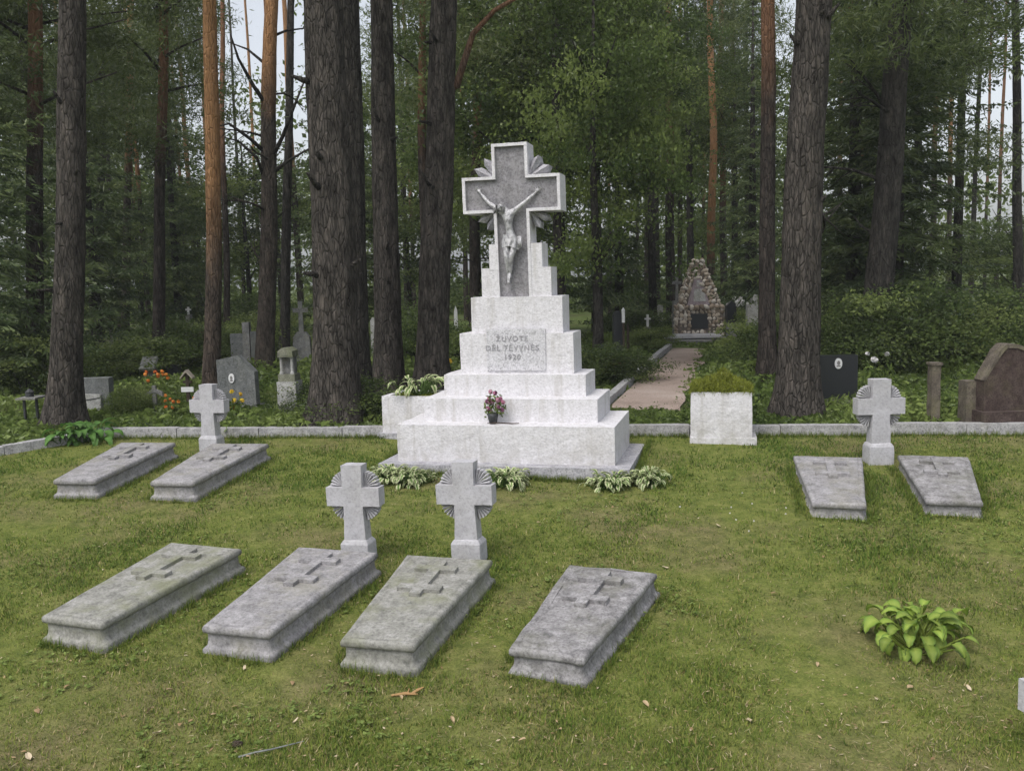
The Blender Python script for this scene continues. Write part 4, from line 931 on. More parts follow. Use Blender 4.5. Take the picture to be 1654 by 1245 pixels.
leafy('light green birch between the leaning pine and the straight brown pine', 660, 30, 1.2, (1.0, 1.0, 0.95), 1, 0.9, 'birch', name='birch_tree')
leafy('leafy tree seen just left of the monument cross arm', 775, 28, 1.8, (0.9, 0.9, 1.15), 2, 3.3)
leafy('pale leafy tree beyond the right spruces at the right picture edge', 1640, 30, 0.5, (1.0, 1.0, 0.45), 0, 1.8, 'birch')
leafy('brownish green leafy tree above the fieldstone pyramid', 1185, 33, 4.6, (0.75, 0.75, 0.8), 1, 5.2)
leafy('leafy tree between the orange pine and the broad left pine', 225, 31, 0.6, (1.1, 1.1, 0.75), 0, 4.0)
leafy('leafy tree top right above the ragged spruce', 1545, 24, 6.4, (0.8, 0.8, 0.55), 1, 3.9)
leafy('leafy tree glimpsed behind the left pine pair', 325, 36, 0.6, (0.9, 0.9, 0.85), 2, 1.0)
leafy('leafy young tree behind the tall orange patched pine', 1120, 38, 2.0, (1.2, 1.2, 1.2), 0, 2.0, 'birch')

# ------------------------------------------------------------------ shrubs and undergrowth
SHR = [broad_crown('shrub_foliage', 400 + i, 1.7, 1.05, 150, 80, 0.075, 0.02, 0.8) for i in range(3)]
def shrub(label, x, y, dist=None, sc=(1, 1, 1), k=0, rz=0.0, m='shrub', stem=True):
    b = on_floor(x, y) if dist is None else at_y(x, 450, dist)
    t = thing('shrub', label, 'shrub', (b.x, b.y, gz(b.x, b.y)), rz)
    c = link('leaves', SHR[k], M[m], t); c.scale = sc
    bm = bmesh.new(); rs = random.Random(int(x))
    for q in range(7):
        az = rs.uniform(0, 6.28); add_tube(bm, [(0, 0, -0.1), (math.cos(az) * 0.2 * sc[0], math.sin(az) * 0.2 * sc[0], 0.5 * sc[2]), (math.cos(az) * 0.5 * sc[0], math.sin(az) * 0.5 * sc[0], 1.1 * sc[2])], [0.02, 0.014, 0.006], 5)
    link('stems', from_bm('stems', bm), M['bark_dark'], t); return t
for a in (
    ('dense dark shrub behind the black headstone with oval portrait', 1365, 0, 15.4, (0.85, 0.9, 0.80), 0, 0.2),
    ('broad dark shrub filling the middle behind the right pale cross', 1438, 0, 15.8, (1.0, 1.0, 0.92), 1, 1.2),
    ('rounded lighter shrub left of the brown headstone', 1532, 0, 16.4, (0.95, 1.0, 0.76), 2, 2.2, 'birch'),
    ('tall shrub behind the brown headstone at the right picture edge', 1622, 0, 17.0, (0.95, 1.0, 0.88), 0, 3.0),
    ('leafy shrub at the right of the path below the great right pine', 1228, 0, 16.8, (0.55, 0.6, 0.58), 1, 0.4),
    ('small dark shrub on the grass left of the path', 1050, 0, 21.5, (0.45, 0.45, 0.36), 2, 0.7),
    ('low shrub beside the dark headstone with red flowers', 1000, 0, 15.2, (0.62, 0.5, 0.38), 0, 2.0),
    ('low leafy shrub hidden behind the right shoulder of the monument', 945, 0, 14.8, (0.7, 0.6, 0.42), 1, 1.0),
    ('shrub between the broad left pine and the slender orange pine', 200, 0, 17.5, (0.9, 0.8, 0.55), 2, 0.3),
    ('shrub behind the small roofed wooden cross', 265, 0, 19.5, (0.9, 0.9, 0.72), 0, 1.5),
    ('dark shrub left of the broad left pine', 28, 0, 15.5, (0.8, 0.8, 0.7), 1, 2.6),
    ('shrub behind the grey granite headstone', 352, 0, 21, (0.8, 0.8, 0.62), 2, 3.6),
    ('shrub around the foot of the massive left pine', 575, 680, None, (0.62, 0.45, 0.36), 0, 0.0),
    ('shrub between the little chapel shaped stone and the massive pine', 500, 668, None, (0.40, 0.35, 0.28), 1, 0.9),
    ('shrub behind the tall grey cross on its pedestal', 425, 0, 24, (0.9, 0.9, 0.7), 2, 1.9),
    ('shrub seen between the straight brown pine and the leaning pine', 658, 0, 20, (0.7, 0.7, 0.8), 0, 2.9, 'birch'),
    ('shrub left of the monument beneath the leaning pine', 740, 0, 18, (0.6, 0.6, 0.6), 1, 4.1),
    ('low shrub at the left end of the forest kerb near the corner', 218, 670, None, (0.30, 0.30, 0.26), 2, 2.4),
    ('shrub behind the left terrace of the fieldstone pyramid', 1040, 0, 27, (1.0, 0.9, 0.5), 0, 3.4),
    ('shrub right of the fieldstone pyramid', 1200, 0, 25.5, (0.6, 0.8, 0.5), 2, 0.6),
    ('light shrub on the left beyond the reddish headstone', 312, 0, 28, (1.1, 1.0, 0.8), 1, 5.0, 'birch'),
    ('light shrub glowing between far trunks at the left', 410, 0, 30, (1.2, 1.0, 1.0), 0, 0.5, 'birch'),
): shrub(*a)

def undergrowth():
    """low weeds, ferns and grass covering the wood's floor: nobody could count them"""
    r = np.random.default_rng(5); n = 26000
    y = 10.6 + 17 * r.uniform(0, 1, n) ** 1.6; x = r.uniform(-0.66, 0.66, n) * (y + 1.0)
    ok = y > np.where(x > CORNER[0], CORNER[1] - 0.0904 * (x - CORNER[0]), CORNER[1] + (x - CORNER[0]) * 0.67 / 0.83) + 0.08
    # keep the sandy path and the grass beside it low
    pl0, pl1 = on_floor(985, 662), on_floor(1087, 565); pr0, pr1 = on_floor(1098, 668), on_floor(1138, 566)
    tt = (y - pl0.y) / (pl1.y - pl0.y); xl = pl0.x + (pl1.x - pl0.x) * tt; xrr = pr0.x + (pr1.x - pr0.x) * tt
    ok &= ~((x > xl - 0.1) & (x < xrr + 0.02) & (y > pl0.y + 0.2 + 0.35 * np.sin(x * 5.0) * np.sin(x * 2.3 + 1)) & (y < pl1.y + 0.3))
    near_path = (x > xl - 1.6) & (x < xrr + 0.5) & (y < pl1.y + 2)
    x, y, near_path = x[ok], y[ok], near_path[ok]; n = len(x)
    clump = np.array([mnoise.noise((a * 0.55, b * 0.55, 2.0)) for a, b in zip(x, y)])
    hgt = np.clip(0.13 + 0.28 * clump + r.uniform(-0.03, 0.06, n), 0.03, 0.42); hgt = np.where(near_path, np.minimum(hgt, 0.06), hgt); dk = y - (CORNER[1] - 0.0904 * (x - CORNER[0])); hgt = np.where((x > 1.0) & (dk < 2.2), hgt * (0.28 + 0.25 * dk / 2.2), np.where(dk < 1.2, hgt * 0.5, np.where(dk < 3.5, hgt * 0.62, hgt)))
    V = []; T = []
    for k in range(7):
        P = np.stack([x + r.normal(0, 0.07, n), y + r.normal(0, 0.07, n), gz_np(y) + hgt * r.uniform(0.1, 1.0, n)], 1)
        D = r.normal(size=(n, 3)); D[:, 2] = np.abs(D[:, 2]) * (0.6 if k < 4 else 2.2)
        Lg = r.uniform(0.05, 0.12, n) * (1 + (y - 10) * 0.035); V.append(leaf_cards(P, D, Lg, Lg * (0.55 if k < 4 else 0.13), r, 0.3)); T.append(np.clip(0.5 + 0.5 * clump + r.normal(0, 0.18, n), 0, 1))
    o = link('undergrowth', np_mesh('undergrowth', np.concatenate(V), 4, np.concatenate(T)), M['weeds']); o['kind'] = 'stuff'; o['label'] = 'low green weeds and grass covering the floor of the wood'
undergrowth()

def far_wood():
    """the far-off wood that closes the view"""
    r = np.random.default_rng(9); V = []; T = []
    for i in range(1700):
        az = r.uniform(-0.75, 0.75); d = r.uniform(44, 80); x = math.sin(az) * d; y = math.cos(az) * d
        g = mnoise.noise((az * 7, d * 0.02, 3.0)); top = 13 + 9 * g
        z = r.uniform(-0.2, 1) ** 1.0 * top
        pxl = PW / 2 + PF * math.tan(az)
        if z > 4 and (320 < pxl < 450): continue          # open sky left of the twin pine
        if z > 3.2 and pxl > 1575: continue                           # open sky at the right edge
        if mnoise.noise((x * 0.13, z * 0.19, y * 0.04)) < ((0.10 if 320 < pxl < 470 or pxl > 1250 else -0.04) if z > 5 else (0.12 if z > 1.4 else -0.2)): continue
        m = 170; sp = r.uniform(0.6, 1.3); P = np.array([x, y, max(z, 0.3)]) + r.normal(size=(m, 3)) * np.array([sp, sp, sp * 0.7]); D = r.normal(size=(m, 3)); D[:, 2] -= 0.4
        V.append(leaf_cards(P, D, r.uniform(0.20, 0.40, m), r.uniform(0.12, 0.26, m), r, 0.4)); T.append(np.clip(r.normal(r.uniform(0.2, 0.8), 0.12, m), 0, 1))
    o = link('far_woods', np_mesh('far_woods', np.concatenate(V), 4, np.concatenate(T)), M['birch']); o['kind'] = 'stuff'; o['label'] = 'far green wood closing the view behind the trunks'
far_wood()

# ------------------------------------------------------------------ grass on the lawn
def slab_zone(x, y):
    """true under the slabs and the monument"""
    bad = np.zeros(len(x), bool)
    for s in SL:
        a = s.rotation_euler.z; c, q = math.cos(-a), math.sin(-a); dx, dy = x - s.location.x, y - s.location.y
        u = dx * c - dy * q; v = dx * q + dy * c; bad |= (v > 0.0) & (v < 1.30) & (np.abs(u) < 0.215 + 0.07 * v)
    a = YAW; c, q = math.cos(-a), math.sin(-a); dx, dy = x - MO.x, y - MO.y; u = dx * c - dy * q; v = dx * q + dy * c
    bad |= (np.abs(u) < 1.28) & (v > 0.01) & (v < 1.5)
    for P_, w, d in ((PLL, 0.33, 0.31), (PLR, 0.33, 0.28)): bad |= (np.abs(x - P_.location.x) < w) & (np.abs(y - P_.location.y) < d)
    return bad
def lawn_grass():
    r = np.random.default_rng(3); n = 330000
    y = 3.6 * (11.9 / 3.6) ** r.uniform(0, 1, n); x = r.uniform(-0.60, 0.60, n) * (y + 0.4)
    ok = (y < lawn_ymax(x) - 0.07) & ~slab_zone(x, y); x, y = x[ok], y[ok]; n = len(x)
    q = np.array([mnoise.noise((a * 0.8, b * 0.8, 5.0)) for a, b in zip(x, y)]); q2 = np.array([mnoise.noise((a * 4, b * 4, 8.0)) for a, b in zip(x, y)])
    keep = r.uniform(0, 1, n) < np.clip(0.62 + 0.75 * q + 0.45 * q2, 0.10, 1); x, y, q, q2 = x[keep], y[keep], q[keep], q2[keep]; n = len(x)
    h = r.uniform(0.012, 0.034, n) * (1 + 0.5 * q + 0.5 * q2) * (1 + (y - 4) * 0.03); w = r.uniform(0.0022, 0.0045, n) * (1 + (y - 4) * 0.16)
    az = r.uniform(0, 2 * np.pi, n); ln = r.uniform(0.15, 1.3, n) * h; z = gz_np(y) + 0.006
    B = np.stack([x, y, z], 1); S = np.stack([np.cos(az), np.sin(az), 0 * az], 1) * w[:, None]; Ld = np.stack([-np.sin(az) * ln, np.cos(az) * ln, h], 1)
    V = np.stack([B - S, B + S, B + Ld], 1)
    t = np.clip(0.43 - 0.20 * q - 0.20 * q2 + 0.11 * (6.2 - y) / 2 + r.normal(0, 0.19, n) + np.where(r.uniform(0, 1, n) < 0.08, 0.4, 0), 0, 1)
    o = link('lawn_grass', np_mesh('lawn_grass', V, 3, t), M['grass']); o['kind'] = 'stuff'; o['label'] = 'short mossy grass of the lawn'
    # taller unmown tufts along the stones, kerbs and here and there
    pts = []
    for s in SL:
        for k in range(230):
            sd = random.choice((-1, 1)); v = random.uniform(-0.03, 1.3); u = sd * (0.215 + 0.07 * v + 0.045 + abs(random.gauss(0, 0.03)))
            if random.random() < 0.25: u = random.uniform(-0.25, 0.25); v = random.choice((-0.055 - abs(random.gauss(0, 0.03)), 1.40))
            a = s.rotation_euler.z; pts.append((s.location.x + u * math.cos(a) - v * math.sin(a), s.location.y + u * math.sin(a) + v * math.cos(a), 1.0))
    for k in range(1500):
        xx = random.uniform(-5, 8); pts.append((xx, back_y(xx) - 0.09 - abs(random.gauss(0, 0.04)), 1.0))
    for k in range(500):
        u = random.uniform(-1.3, 1.3); v = -0.03 - abs(random.gauss(0, 0.03)); pts.append((MO.x + R2.x * u + D2.x * v, MO.y + R2.y * u + D2.y * v, 1.0))
    for k in range(300):
        v = random.uniform(0, 1.5); u = random.choice((-1, 1)) * (1.31 + abs(random.gauss(0, 0.03))); pts.append((MO.x + R2.x * u + D2.x * v, MO.y + R2.y * u + D2.y * v, 1.0))
    for k in range(2600):
        yy = 3.8 * (10.5 / 3.8) ** random.random(); xx = random.uniform(-0.6, 0.6) * yy
        if mnoise.noise((xx * 1.1, yy * 1.1, 31.0)) > 0.22: pts.append((xx, yy, 0.75))
    V = []; T = []; P = np.array(pts); ok = ~slab_zone(P[:, 0], P[:, 1]); P = P[ok]
    for k in range(6):
        m = len(P); az = r.uniform(0, 2 * np.pi, m); h = r.uniform(0.03, 0.085, m) * P[:, 2]; w = r.uniform(0.002, 0.005, m); ln = h * r.uniform(0.2, 1.0, m)
        B = np.stack([P[:, 0] + r.normal(0, 0.012, m), P[:, 1] + r.normal(0, 0.012, m), gz_np(P[:, 1]) + 0.004], 1); S = np.stack([np.cos(az), np.sin(az), 0 * az], 1) * w[:, None]
        V.append(np.stack([B - S, B + S, B + np.stack([-np.sin(az) * ln, np.cos(az) * ln, h], 1)], 1)); T.append(np.clip(r.normal(0.35, 0.18, m), 0, 1))
    o = link('grass_tufts', np_mesh('grass_tufts', np.concatenate(V), 3, np.concatenate(T)), M['grass']); o['kind'] = 'stuff'; o['label'] = 'longer unmown grass along the stones and kerbs'
lawn_grass()

def lawn_litter():
    r = np.random.default_rng(41); n = 12000
    y = 3.8 * (10.8 / 3.8) ** r.uniform(0, 1, n); x = r.uniform(-0.6, 0.6, n) * (y + 0.3); q = np.array([mnoise.noise((a * 0.7, b * 0.7, 51.0)) for a, b in zip(x, y)])
    ok = (y < lawn_ymax(x) - 0.1) & ~slab_zone(x, y) & (r.uniform(0, 1, n) < 0.45 + 0.9 * q + np.clip(6 - y, 0, 2) * 0.25); x, y = x[ok], y[ok]; n = len(x)
    P = np.stack([x, y, gz_np(y) + 0.022 + r.uniform(0, 0.008, n)], 1); D = r.normal(size=(n, 3)); D[:, 2] *= 0.15
    big = r.uniform(0, 1, n) < 0.12
    V = leaf_cards(P, D, np.where(big, r.uniform(0.02, 0.035, n), r.uniform(0.02, 0.055, n)), np.where(big, r.uniform(0.008, 0.016, n), 0.0028), r, 0.9)
    o = link('lawn_litter', np_mesh('lawn_litter', V, 4, r.uniform(0, 1, n)), M['dead']); o['kind'] = 'stuff'; o['label'] = 'dry pine needles and crumbs strewn over the lawn'
    n = 5200; y = 3.8 * (10.6 / 3.8) ** r.uniform(0, 1, n); x = r.uniform(-0.6, 0.6, n) * (y + 0.3); q = np.array([mnoise.noise((a * 0.9, b * 0.9, 77.0)) for a, b in zip(x, y)])
    ok = (y < lawn_ymax(x) - 0.1) & ~slab_zone(x, y) & (q > 0.20); x, y = x[ok], y[ok]; n = len(x); V = []; T = []
    for k in range(6):
        a = r.uniform(0, 2 * np.pi, n); d = r.uniform(0.008, 0.022, n); P = np.stack([x + np.cos(a) * d, y + np.sin(a) * d, gz_np(y) + r.uniform(0.018, 0.042, n)], 1); D = np.stack([np.cos(a), np.sin(a), r.uniform(-0.2, 0.5, n)], 1)
        L = r.uniform(0.014, 0.034, n); V.append(leaf_cards(P, D, L, L * r.uniform(0.4, 0.8, n), r, 0.8)); T.append(np.clip(r.normal(0.72, 0.2, n), 0, 1))
    o = link('clover_and_weeds', np_mesh('clover_and_weeds', np.concatenate(V), 4, np.concatenate(T)), M['weeds']); o['kind'] = 'stuff'; o['label'] = 'patches of clover and small broad leaved weeds in the lawn'
lawn_litter()

def moss_cushion():
    r = np.random.default_rng(12); n = 14000; hw, hd = 0.325, 0.27
    x = r.uniform(-hw, hw, n); y = r.uniform(-hd, hd, n); dome = (0.17 + 0.06 * np.sin(x * 17 + 1) * np.cos(y * 13)) * (1 - (x / hw) ** 2 * 0.75) * (1 - (y / hd) ** 2 * 0.75) + 0.022
    P = np.stack([x, y, 0.555 + dome * r.uniform(0.2, 1.0, n)], 1); D = r.normal(size=(n, 3)); D[:, 2] = np.abs(D[:, 2]) + 0.4
    V = leaf_cards(P, D, r.uniform(0.04, 0.12, n), r.uniform(0.005, 0.012, n), r, 0.2)
    o = link('moss_cushion', np_mesh('moss_cushion', V, 4, np.clip(r.normal(0.5, 0.25, n), 0, 1)), M['moss']); o.location = PLR.location; o.rotation_euler = PLR.rotation_euler
    tag(o, 'cushion of yellow green moss and grass filling the right planter', 'moss')
    n = 2500; x = r.uniform(-0.26, 0.26, n); y = r.uniform(-0.23, 0.23, n); P = np.stack([x, y, 0.45 + r.uniform(0, 0.04, n)], 1); D = r.normal(size=(n, 3)); D[:, 2] = np.abs(D[:, 2]) + 0.3
    o = link('moss_cushion', np_mesh('moss_cushion', leaf_cards(P, D, r.uniform(0.02, 0.05, n), r.uniform(0.006, 0.012, n), r, 0.2), 4, np.clip(r.normal(0.4, 0.2, n), 0, 1)), M['moss']); o.location = PLL.location; o.rotation_euler = PLL.rotation_euler
    tag(o, 'thin moss on the soil of the left planter, around the striped hosta', 'moss')
moss_cushion()

# ------------------------------------------------------------------ flowers on the monument step, litter on the lawn
def petal_balls(bm, tl, pts, rad, rs):
    for p in pts:
        t = rs.random()
        for k in range(11):
            d = Vector((rs.gauss(0, 1), rs.gauss(0, 1), rs.gauss(0.3, 1))).normalized(); s = d.orthogonal().normalized(); u = d.cross(s); c = Vector(p) + d * rad * 0.35; w = rad * 0.75
            f = bm.faces.new([bm.verts.new(c + s * w + d * rad * 0.3), bm.verts.new(c + u * w + d * rad * 0.3), bm.verts.new(c - s * w + d * rad * 0.5), bm.verts.new(c - u * w + d * rad * 0.5)]); f[tl] = min(1, max(0, t + rs.uniform(-.2, .2)))
def flower_cluster(parent, name, pts, rad, m, seed):
    bm = bmesh.new(); tl = bm.faces.layers.float.new('tint'); petal_balls(bm, tl, pts, rad, random.Random(seed))
    me = bpy.data.meshes.new(name); bm.to_mesh(me); bm.free(); return link(name, me, M[m], parent)
def leaf_cluster(parent, name, C, n, sp, leaf, m, seed):
    r = np.random.default_rng(seed); P = np.array(C)[r.integers(0, len(C), n)] + r.normal(size=(n, 3)) * sp; D = r.normal(size=(n, 3)); D[:, 2] = np.abs(D[:, 2])
    return link(name, np_mesh(name, leaf_cards(P, D, leaf * r.uniform(0.7, 1.3, n), leaf * 0.4, r, 0.3), 4, r.uniform(0.1, 0.9, n)), M[m], parent)
fl = mon.matrix_basis @ Vector((-0.135, 0.30, 0.498))
t = thing('flower_pot', 'small pot of mauve flowers set on the lowest white step of the monument', 'flowers', fl, YAW); t.scale = (1.0, 1.0, 1.1)
bm = bmesh.new(); add_lathe(bm, [(0.040, 0.0), (0.050, 0.05), (0.058, 0.095), (0.052, 0.095), (0.046, 0.085)], 14); link('pot', from_bm('pot', bm, True), M['iron'], t)
rs = random.Random(2); fp = [(rs.gauss(0, 0.045), rs.gauss(0, 0.035), rs.uniform(0.12, 0.26)) for _ in range(13)] + [(-0.02, 0, 0.29), (0.03, 0, 0.28)]
flower_cluster(t, 'blossoms', fp, 0.024, 'flower_mix', 3); leaf_cluster(t, 'leaves', [(a, b, c - 0.04) for a, b, c in fp], 150, 0.02, 0.05, 'weeds', 4)
tr = mon.matrix_basis @ Vector((-0.02, 0.24, 0.503)); bm = bmesh.new(); add_tube(bm, [(-0.16, 0, 0.006), (-0.05, 0.01, 0.010), (0.10, -0.01, 0.006), (0.17, 0.01, 0.008)], [0.004, 0.007, 0.007, 0.004], 6)
tag(link('dark_strip', from_bm('dark_strip', bm), M['wood'], None, tr, YAW), 'thin dark strip lying on the lowest white step beside the flower pot', 'stem')  # narrow dark strip laid along the step top

rs = random.Random(15)
def dry_leaves(spots):
    me = []
    for q in range(3):
        bm = bmesh.new(); tl = bm.faces.layers.float.new('tint'); v = []
        for i in range(5):
            a = i / 4; w = 0.016 * math.sin(math.pi * (0.08 + 0.86 * a)); z = 0.012 * math.sin(a * 3 + q)
            v.append([bm.verts.new((a * 0.055 - 0.027, s * w, z + abs(s) * 0.008 * (1 if q else -0.3) + 0.006)) for s in (-1, 0, 1)])
        for A, B in zip(v, v[1:]):
            for k in range(2): f = bm.faces.new((A[k], A[k + 1], B[k + 1], B[k])); f[tl] = (0.25, 0.6, 0.95)[q]
        m_ = bpy.data.meshes.new('fallen_leaf'); bm.to_mesh(m_); bm.free(); me.append(m_)
    for i, (x, y) in enumerate(spots):
        p = on_lawn(x, y, 0.02); o = link('fallen_leaf', me[i % 3], M['dead'], None, p + Vector((0, 0, 0.004))); o.rotation_euler = (rs.uniform(-.3, .3), rs.uniform(-.3, .3), rs.uniform(0, 6.28)); s = rs.uniform(0.45, 0.95); o.scale = (s, s, s)
        tag(o, 'small dry tan leaf fallen on the mossy lawn', 'leaf', 'fallen leaves scattered on the lawn')
spots = [(108, 1110), (243, 1150), (255, 1185), (290, 1172), (345, 1155), (478, 1165), (560, 1105), (648, 1128), (848, 983), (786, 1090), (1043, 1140), (1075, 918), (1500, 1085), (1470, 1112), (1565, 1113), (430, 905), (688, 880), (170, 880), (60, 1150), (905, 1180), (1210, 1165), (1330, 900), (1320, 1075), (1160, 850), (990, 820), (870, 845), (520, 850), (1250, 960), (730, 1165), (395, 1080)]
for _ in range(14):
    yy = 800 + 430 * rs.random(); spots.append((rs.uniform(20, 1630), yy))
spots = [s for s in spots if not slab_zone(np.array([on_lawn(*s).x]), np.array([on_lawn(*s).y]))[0]]
dry_leaves(spots)
bm = bmesh.new(); a = on_lawn(385, 1222, 0.02); b = on_lawn(492, 1196, 0.02); mid = (a + b) / 2 + Vector((0.01, -0.025, 0.012))
add_tube(bm, [a - a, (mid - a) * 0.5 + Vector((0, 0, .004)), mid - a, (mid - a) * .5 + (b - a) * .5, b - a], [0.006, 0.005, 0.0045, 0.004, 0.002], 6)
tag(link('twig', from_bm('twig', bm), M['twig'], None, a), 'thin grey twig lying on the front lawn below the pine cone', 'twig')
p = on_lawn(383, 1203, 0.02); bm = bmesh.new(); bmesh.ops.create_icosphere(bm, subdivisions=3, radius=0.022); roughen(bm, 0.010, 120, 1); bmesh.ops.scale(bm, verts=bm.verts, vec=(1.25, 1, 0.8))
tag(link('pine_cone', from_bm('pine_cone', bm), M['wood'], None, p + Vector((0, 0, 0.008))), 'dark round pine cone on the front lawn beside the twig', 'pine cone')
p = on_lawn(655, 1122, 0.02); bm = bmesh.new()
add_tube(bm, [(-0.08, 0, 0), (0, 0.004, 0.008), (0.07, -0.004, 0.004)], [0.006, 0.010, 0.004], 6); add_tube(bm, [(0.03, 0, 0.004), (0.07, 0.02, 0.02), (0.10, 0.03, 0.03)], [0.007, 0.009, 0.003], 6); add_tube(bm, [(0.01, 0, 0.004), (0.02, 0.02, 0.03)], [0.006, 0.003], 6)
tag(link('bark_piece', from_bm('bark_piece', bm), m_plain('tan_bark', (0.36, 0.22, 0.10), 0.9), None, p), 'curled tan piece of pine bark in front of the third front slab', 'bark')

# ------------------------------------------------------------------ graves in the wood behind
def grave(label, cat, name, x, y, rz=0.0, dist=None):
    b = on_floor(x, y) if dist is None else at_y(x, 450, dist); b = Vector((b.x, b.y, gz(b.x, b.y)))
    return thing(name, label, cat, b, rz), b.y / PF
def prism_part(name, parent, pts, y0, y1, m, bev=0.008, rough=0.0):
    bm = bmesh.new(); add_prism(bm, pts, y0, y1); bevel(bm, bev, 2)
    if rough: grid_cut(bm, 0.08); roughen(bm, rough, 9, 3)
    return link(name, from_bm(name, bm), M[m], parent)
def box_part(name, parent, x0, x1, y0, y1, z0, z1, m, bev=0.008, rough=0.0):
    bm = bmesh.new(); add_box(bm, x0, x1, y0, y1, z0, z1); bevel(bm, bev, 2)
    if rough: grid_cut(bm, 0.08); roughen(bm, rough, 9, 3)
    return link(name, from_bm(name, bm), M[m], parent)
def oval_part(parent, x, z, y, rx, rz_):
    def disc(rx, rz_, y0, y1):
        bm = bmesh.new(); add_prism(bm, [(x + rx * math.cos(2 * math.pi * k / 24), z + rz_ * math.sin(2 * math.pi * k / 24)) for k in range(24)], y0, y1); return from_bm('portrait', bm)
    o = link('portrait', disc(rx, rz_, y - 0.016, y), M['enamel'], parent)
    bm = bmesh.new(); h = [(x + rx * 0.42 * math.cos(a), z + rz_ * 0.12 + rz_ * 0.42 * math.sin(a)) for a in [2 * math.pi * k / 16 for k in range(16)]]; add_prism(bm, h, y - 0.019, y - 0.0165)
    add_prism(bm, [(x - rx * 0.6, z - rz_ * 0.6), (x - rx * 0.45, z - rz_ * 0.32), (x + rx * 0.45, z - rz_ * 0.32), (x + rx * 0.6, z - rz_ * 0.6)], y - 0.0195, y - 0.0165)
    link('portrait_print', from_bm('portrait_print', bm), M['photo'], o)
# grey granite headstone with portrait
t, s = grave('grey granite headstone with slanted top and white oval portrait behind the kerb', 'headstone', 'headstone', 385, 662, YAW * 0.6)
prism_part('stone', t, [(-33 * s, -0.1), (32 * s, -0.1), (31 * s, 62 * s), (4 * s, 89 * s), (-33 * s, 82 * s)], 0, 0.13, 'granite')
oval_part(t, -8 * s, 52 * s, 0, 5 * s, 7.6 * s)
box_part('base', t, -37 * s, 36 * s, -0.07, 0.2, -0.1, 0.07, 'greystone')
# white tablet
t, s = grave('white tablet with a dark slanting line, leaning on a dull grey block', 'headstone', 'headstone', 147, 668, 0.05)
box_part('block', t, -27 * s, 29 * s, 0.06, 0.24, -0.1, 57 * s, 'granite', 0.012, 0.008)
bm = bmesh.new(); add_prism(bm, [(-19 * s, 3 * s), (17 * s, 5 * s), (18 * s, 31 * s), (-18 * s, 33 * s)], -0.02, 0.03); bevel(bm, 0.004, 1); tb = link('tablet', from_bm('tablet', bm), M['palestone'], t)
bm = bmesh.new(); add_prism(bm, [(-17 * s, 20 * s), (17 * s, 25 * s), (17 * s, 26.6 * s), (-17 * s, 21.8 * s)], -0.024, -0.021); link('line', from_bm('line', bm), M['iron'], tb)
# roofed grey cross
t, s = grave('small grey metal grave cross with drooping arms, left of the roofed wooden cross', 'cross', 'grave_cross', 252, 669)
bm = bmesh.new(); add_box(bm, -3 * s, 3 * s, -0.02, 0.02, -0.1, 47 * s); link('post', from_bm('post', bm), M['greystone'], t)
prism_part('arms', t, [(-14 * s, 29 * s), (0, 37 * s), (14 * s, 29 * s), (13 * s, 36 * s), (0, 43 * s), (-13 * s, 36 * s)], -0.028, 0.028, 'greystone', 0.004)
# little roofed wooden cross
t, s = grave('small dark wooden grave cross with a little pitched roof and white name plate', 'cross', 'grave_cross', 306, 662)
box_part('post', t, -2.6 * s, 2.6 * s, -0.02, 0.02, -0.1, 62 * s, 'wood', 0.003)
prism_part('roof', t, [(-10 * s, 54 * s), (0, 66 * s), (10 * s, 54 * s), (10 * s, 51 * s), (0, 62 * s), (-10 * s, 51 * s)], -0.06, 0.06, 'wood_pale', 0.003)
box_part('name_plate', t, -10 * s, 10 * s, -0.034, -0.022, 30 * s, 38 * s, 'whitepaint', 0.002)
box_part('arm', t, -7 * s, 7 * s, -0.018, 0.018, 44 * s, 48 * s, 'wood', 0.002)
# lantern table at far left
t, s = grave('dark iron grave table with a lamp at the far left beside the broad pine', 'grave table', 'grave_table', 52, 683)
for dx in (-10, 10): box_part('leg', t, (dx - 1.5) * s, (dx + 1.5) * s, -0.02, 0.02, -0.05, 40 * s, 'iron', 0.003)
box_part('table_top', t, -14 * s, 18 * s, -0.16, 0.16, 40 * s, 43 * s, 'greystone', 0.004)
bm = bmesh.new(); add_lathe(bm, [(0.055, 43 * s), (0.05, 50 * s), (0.06, 51 * s), (0.01, 56 * s)], 10); link('lamp', from_bm('lamp', bm), M['iron'], t)
# pale lectern tablet
t, s = grave('pale slanted stone tablet lying among the shrubs behind the small grey cross', 'tablet', 'grave_tablet', 230, 0, 0, 17.0)
bm = bmesh.new(); add_box(bm, -12 * s, 12 * s, -0.16, 0.16, -0.03, 0.03); bmesh.ops.rotate(bm, verts=bm.verts, cent=(0, 0, 0), matrix=Matrix.Rotation(0.7, 3, 'X')); bmesh.ops.translate(bm, verts=bm.verts, vec=(0, 0, 0.38)); link('tablet', from_bm('tablet', bm), M['palestone'], t)
box_part('support', t, -9 * s, 9 * s, 0.0, 0.12, -0.1, 0.36, 'greystone')
# red headstone
t, s = grave('dark red headstone low behind the slender orange barked pine', 'headstone', 'headstone', 311, 0, 0.1, 20.0)
z0 = at_y(311, 566, 20).z - ZF; z1 = at_y(311, 537, 20).z - ZF
prism_part('stone', t, [(-18 * s, -0.1), (18 * s, -0.1), (18 * s, z1 * 0.92), (10 * s, z1), (-18 * s, z1)], 0, 0.14, 'red'); box_part('base', t, -22 * s, 22 * s, -0.08, 0.24, -0.1, z0 * 0.5, 'greystone')
